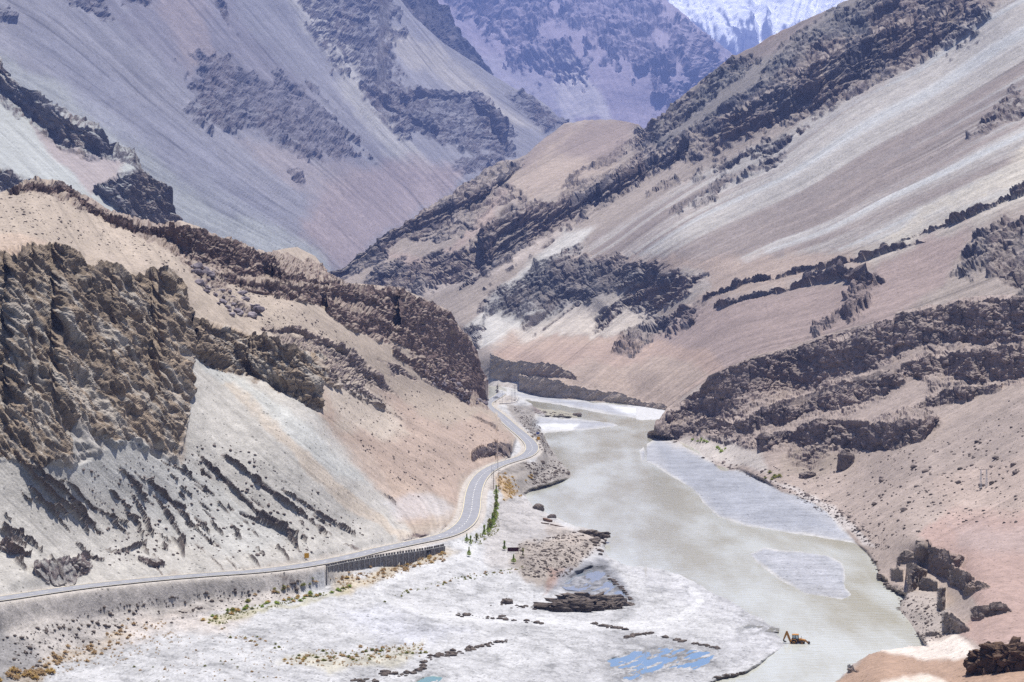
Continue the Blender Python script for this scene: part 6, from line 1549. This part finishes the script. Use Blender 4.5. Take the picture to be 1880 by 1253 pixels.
def shrub_line(ln, n, w, s0, s1, kinds, lab, grp, seed, cat="shrub"):
    r = random.Random(seed); q = dense(np.array(ln, float), 1.0); items = []
    for k in range(n):
        x, y = q[r.randrange(len(q))]
        g = hit(x + r.gauss(0, w * 1.6), y + r.gauss(0, w))
        if g is None or g.z < 0.1: continue
        ob = bpy.data.objects.new("shrub", r.choice(tufts[r.choice(kinds)])); COL.objects.link(ob)
        s_ = 1.35 * r.uniform(s0, s1); ob.location = (g.x, g.y, g.z - 0.05); ob.scale = (s_, s_, s_ * r.uniform(0.8, 1.25)); ob.rotation_euler = (0, 0, r.uniform(0, 6.28))
        tag(ob, lab, cat, grp); items.append((ob, g.x / g.y, s_))
    where_words(items, lab)
shrub_line([(10, 1246), (40, 1240), (80, 1236)], 26, 5, 0.7, 1.3, ["straw", "straw", "ochre"], "tan shrub of the dense clump at the bottom left corner", "tan shrubs at the bottom left corner", 1)
shrub_line([(60, 1225), (120, 1205), (180, 1192), (230, 1165), (240, 1140)], 44, 8, 0.4, 0.9, ["straw"], "tan shrub along the foot of the grey road embankment", "tan shrubs along the embankment foot", 2)
shrub_line([(375, 1140), (400, 1135), (440, 1120), (520, 1103), (600, 1090), (640, 1078)], 46, 2.5, 0.5, 0.95, ["olive", "ochre", "green"], "yellow green shrub along the ditch at the edge of the flats", "shrubs along the ditch", 3)
shrub_line([(400, 1150), (430, 1165), (480, 1180), (520, 1192)], 22, 4, 0.3, 0.6, ["olive", "straw"], "small tuft along the dry channel crossing the flats", "tufts along the dry channel", 4)
shrub_line([(525, 1215), (580, 1205), (640, 1208), (700, 1198), (775, 1190)], 60, 6, 0.35, 0.75, ["ochre", "olive", "straw"], "yellow tuft of the patch on the flats at the bottom", "tufts of the patch on the flats", 5)
shrub_line([(430, 1105), (460, 1098), (500, 1088), (575, 1066)], 18, 4, 0.5, 0.9, ["straw", "olive"], "tan shrub on the embankment slope above the ditch", "shrubs on the embankment slope", 6)
shrub_line([(615, 1066), (650, 1062), (700, 1054), (780, 1032), (820, 1018)], 50, 5, 0.45, 0.85, ["straw", "ochre", "straw"], "straw coloured shrub below the retaining wall", "shrubs below the retaining wall", 7)
shrub_line([(920, 874), (930, 885), (936, 900), (942, 912)], 46, 5, 0.6, 1.0, ["ochre"], "ochre shrub of the patch between twin pole and river", "ochre shrubs beside the twin pole", 8)
shrub_line([(968, 880), (975, 878)], 5, 2, 0.7, 1.0, ["ochre"], "bright ochre shrub near the riprap point", "ochre shrubs near the riprap point", 9)
shrub_line([(300, 1253), (250, 1235), (330, 1210), (420, 1230), (500, 1245)], 24, 14, 0.25, 0.5, ["straw", "olive"], "tiny tuft scattered on the white flats at lower left", "tufts scattered on the flats", 10)
shrub_line([(1270, 808), (1290, 812)], 6, 2, 0.9, 1.5, ["green"], "green bush at the foot of the right cliffs near the point", "green bushes below the right cliffs", 11)
shrub_line([(1310, 826), (1330, 828)], 6, 2, 0.9, 1.4, ["green"], "green bush on the white sand below the right cliffs", "green bushes on the white sand", 12)
shrub_line([(1400, 872), (1425, 878)], 8, 2.5, 0.9, 1.5, ["olive"], "olive bush at the right shore beside the grey bar", "olive bushes at the right shore", 13)
shrub_line([(700, 1100), (730, 1095), (850, 1060), (950, 1045)], 30, 3, 0.3, 0.6, ["olive", "straw"], "small tuft along the edge of the white dirt track", "tufts along the dirt track", 14)
# dry grass between the shrubs: far too many blades to count
def grass(name, areas, mat, seed):
    r = random.Random(seed); v = []; f = []
    for poly, n, h0 in areas:
        for g, s_, rz, st_, k in scatter(poly, n, 0.5, 1.0, seed + n):
            for b_ in range(9):
                a = r.uniform(0, 6.283); hh = h0 * s_ * r.uniform(0.6, 1.2); lx, ly = math.cos(a) * hh * 0.6, math.sin(a) * hh * 0.6; w = 0.09 * hh + 0.04
                bx, by = g.x + r.gauss(0, 0.22) * h0, g.y + r.gauss(0, 0.22) * h0; i = len(v)
                v += [(bx - w * math.sin(a), by + w * math.cos(a), g.z - 0.05), (bx + w * math.sin(a), by - w * math.cos(a), g.z - 0.05), (bx + lx * .6 + w * math.sin(a), by + ly * .6 - w * math.cos(a), g.z + hh * .7), (bx + lx, by + ly, g.z + hh)]
                f.append((i, i + 1, i + 2, i + 3))
    me = bpy.data.meshes.new(name); me.from_pydata(v, [], f); me.materials.append(mat)
    ob = bpy.data.objects.new(name, me); COL.objects.link(ob); return tag(ob, kind="stuff")
grass("dry_grass", [([(520, 1215), (580, 1192), (640, 1196), (700, 1186), (790, 1180), (775, 1208), (700, 1218), (600, 1228)], 170, 0.6), ([(608, 1062), (700, 1046), (815, 1014), (825, 1022), (720, 1062), (640, 1084)], 160, 0.7), ([(20, 1253), (130, 1195), (230, 1150), (300, 1140), (330, 1175), (200, 1230), (120, 1253)], 190, 0.6),
                    ([(912, 868), (932, 870), (952, 906), (935, 918), (918, 895)], 110, 0.8), ([(260, 1180), (420, 1150), (560, 1170), (520, 1245), (300, 1250)], 110, 0.4)], M_STRAW, 501)
grass("green_grass", [([(372, 1142), (440, 1118), (600, 1088), (642, 1074), (642, 1084), (500, 1116), (400, 1150)], 150, 0.6), ([(520, 1205), (640, 1196), (785, 1182), (770, 1204), (640, 1212)], 70, 0.5), ([(850, 990), (900, 975), (915, 940), (918, 975), (880, 1002)], 90, 0.7), ([(700, 1100), (850, 1056), (960, 1040), (960, 1050), (850, 1068)], 60, 0.5)], M_OLIVE, 502)
# ---- row of young trees between the road and the gravel pads
def young_tree(seed, h=3.0):
    r = random.Random(seed)
    e = empty("young_tree", (0, 0, 0))
    bm = bmesh.new(); bar(bm, (0, 0, -0.3), (0.05, 0, h * 0.55), 0.06, 0.035, 6); bar(bm, (0.05, 0, h * 0.55), (0.0, 0.03, h * 0.95), 0.035, 0.012, 5)
    for k in range(6):
        a = r.uniform(0, 6.28); z = h * r.uniform(0.25, 0.7); bar(bm, (0.03, 0, z), (math.cos(a) * 0.45, math.sin(a) * 0.45, z + 0.6), 0.025, 0.008, 4)
    new_obj("trunk", bm, M_BARK, e)
    v = []; f = []
    for k in range(330):
        t = r.random(); z = h * (0.14 + 0.86 * t); rad = 0.85 * math.sin(math.pi * min(1, 0.16 + 0.84 * t)) ** 0.7 * (0.6 + 0.5 * math.sin(5 * t + seed)) * math.sqrt(r.random()) + 0.05
        a = r.uniform(0, 6.28); c_ = Vector((math.cos(a) * rad, math.sin(a) * rad, z)); s_ = r.uniform(0.12, 0.23)
        n1 = Vector((r.gauss(0, 1), r.gauss(0, 1), r.gauss(0, 1))).normalized(); n2 = n1.orthogonal().normalized()
        i = len(v); v += [tuple(c_ - n1 * s_), tuple(c_ + n2 * s_ * .6), tuple(c_ + n1 * s_), tuple(c_ - n2 * s_ * .6)]; f.append((i, i + 1, i + 2, i + 3))
    me = bpy.data.meshes.new("crown"); me.from_pydata(v, [], f); me.materials.append(M_GREEN if seed % 3 else M_OLIVE)
    ob = bpy.data.objects.new("crown", me); COL.objects.link(ob); ob.parent = e
    return e
yt = [young_tree(s_) for s_ in (1, 2, 3)]
spots = [(911, 912), (911, 919), (912, 926), (912, 933), (911, 939), (910, 945), (911, 951), (908, 957), (906, 963), (904, 968), (902, 973), (899, 977), (896, 981), (889, 985)]
extra = [((857, 997), "thin young tree at the road junction, nearest to the wall end"), ((864, 1001), "young tree left of the white track entrance"), ((875, 995), "young tree between the track entrance and the green row"), ((861, 1022), "slim dark green tree inside the curve of the white track"), ((926, 1011), "slim young tree left of the maroon board"), ((960, 1022), "taller green tree right of and below the maroon board"), ((943, 1035), "low green tree below the maroon board")]
first = [True] * 3
def place_tree(i, xy, s_, lab, grp=None):
    g = hit(*xy)
    if g is None: return
    o_ = yt[i] if first[i] else copy_tree(yt[i])
    first[i] = False
    o_.location = g; o_.rotation_euler = (0, 0, random.uniform(0, 6.28)); o_.scale = (s_, s_, s_ * random.uniform(0.9, 1.15))
    for k in ("group",):
        if k in o_: del o_[k]
    tag(o_, lab, "tree", grp)
for i, xy in enumerate(spots): place_tree(i % 3, xy, random.uniform(1.25, 1.7), ("nearest", "second nearest", "third nearest", "fourth nearest", "fifth nearest", "sixth nearest", "seventh nearest", "seventh farthest", "sixth farthest", "fifth farthest", "fourth farthest", "third farthest", "second farthest", "farthest")[13 - i] + " bright green young tree of the row along the road", "row of young trees along the road")
for i, (xy, lab) in enumerate(extra): place_tree(i % 3, xy, random.uniform(0.8, 1.2), lab)
# ================================================================== air
bm = bmesh.new()
bmesh.ops.create_cube(bm, size=1.0)
me = bpy.data.meshes.new("haze"); bm.to_mesh(me); bm.free()
haze = bpy.data.objects.new("haze", me); COL.objects.link(haze)
haze.scale = (16000, 34000, 7000); haze.location = (0, 34000 / 2 - 400, 7000 / 2 - 2600)
m = bpy.data.materials.new("valley_air"); m.use_nodes = True
nt = m.node_tree
for n in list(nt.nodes):
    if n.type != 'OUTPUT_MATERIAL': nt.nodes.remove(n)
pv = nt.nodes.new("ShaderNodeVolumePrincipled")
pv.inputs["Color"].default_value = (0.31, 0.43, 1.0, 1)
pv.inputs["Density"].default_value = 6.0e-5
pv.inputs["Anisotropy"].default_value = 0.2
nt.links.new(pv.outputs[0], [n for n in nt.nodes if n.type == 'OUTPUT_MATERIAL'][0].inputs["Volume"])
me.materials.append(m)
tag(haze, kind="stuff")
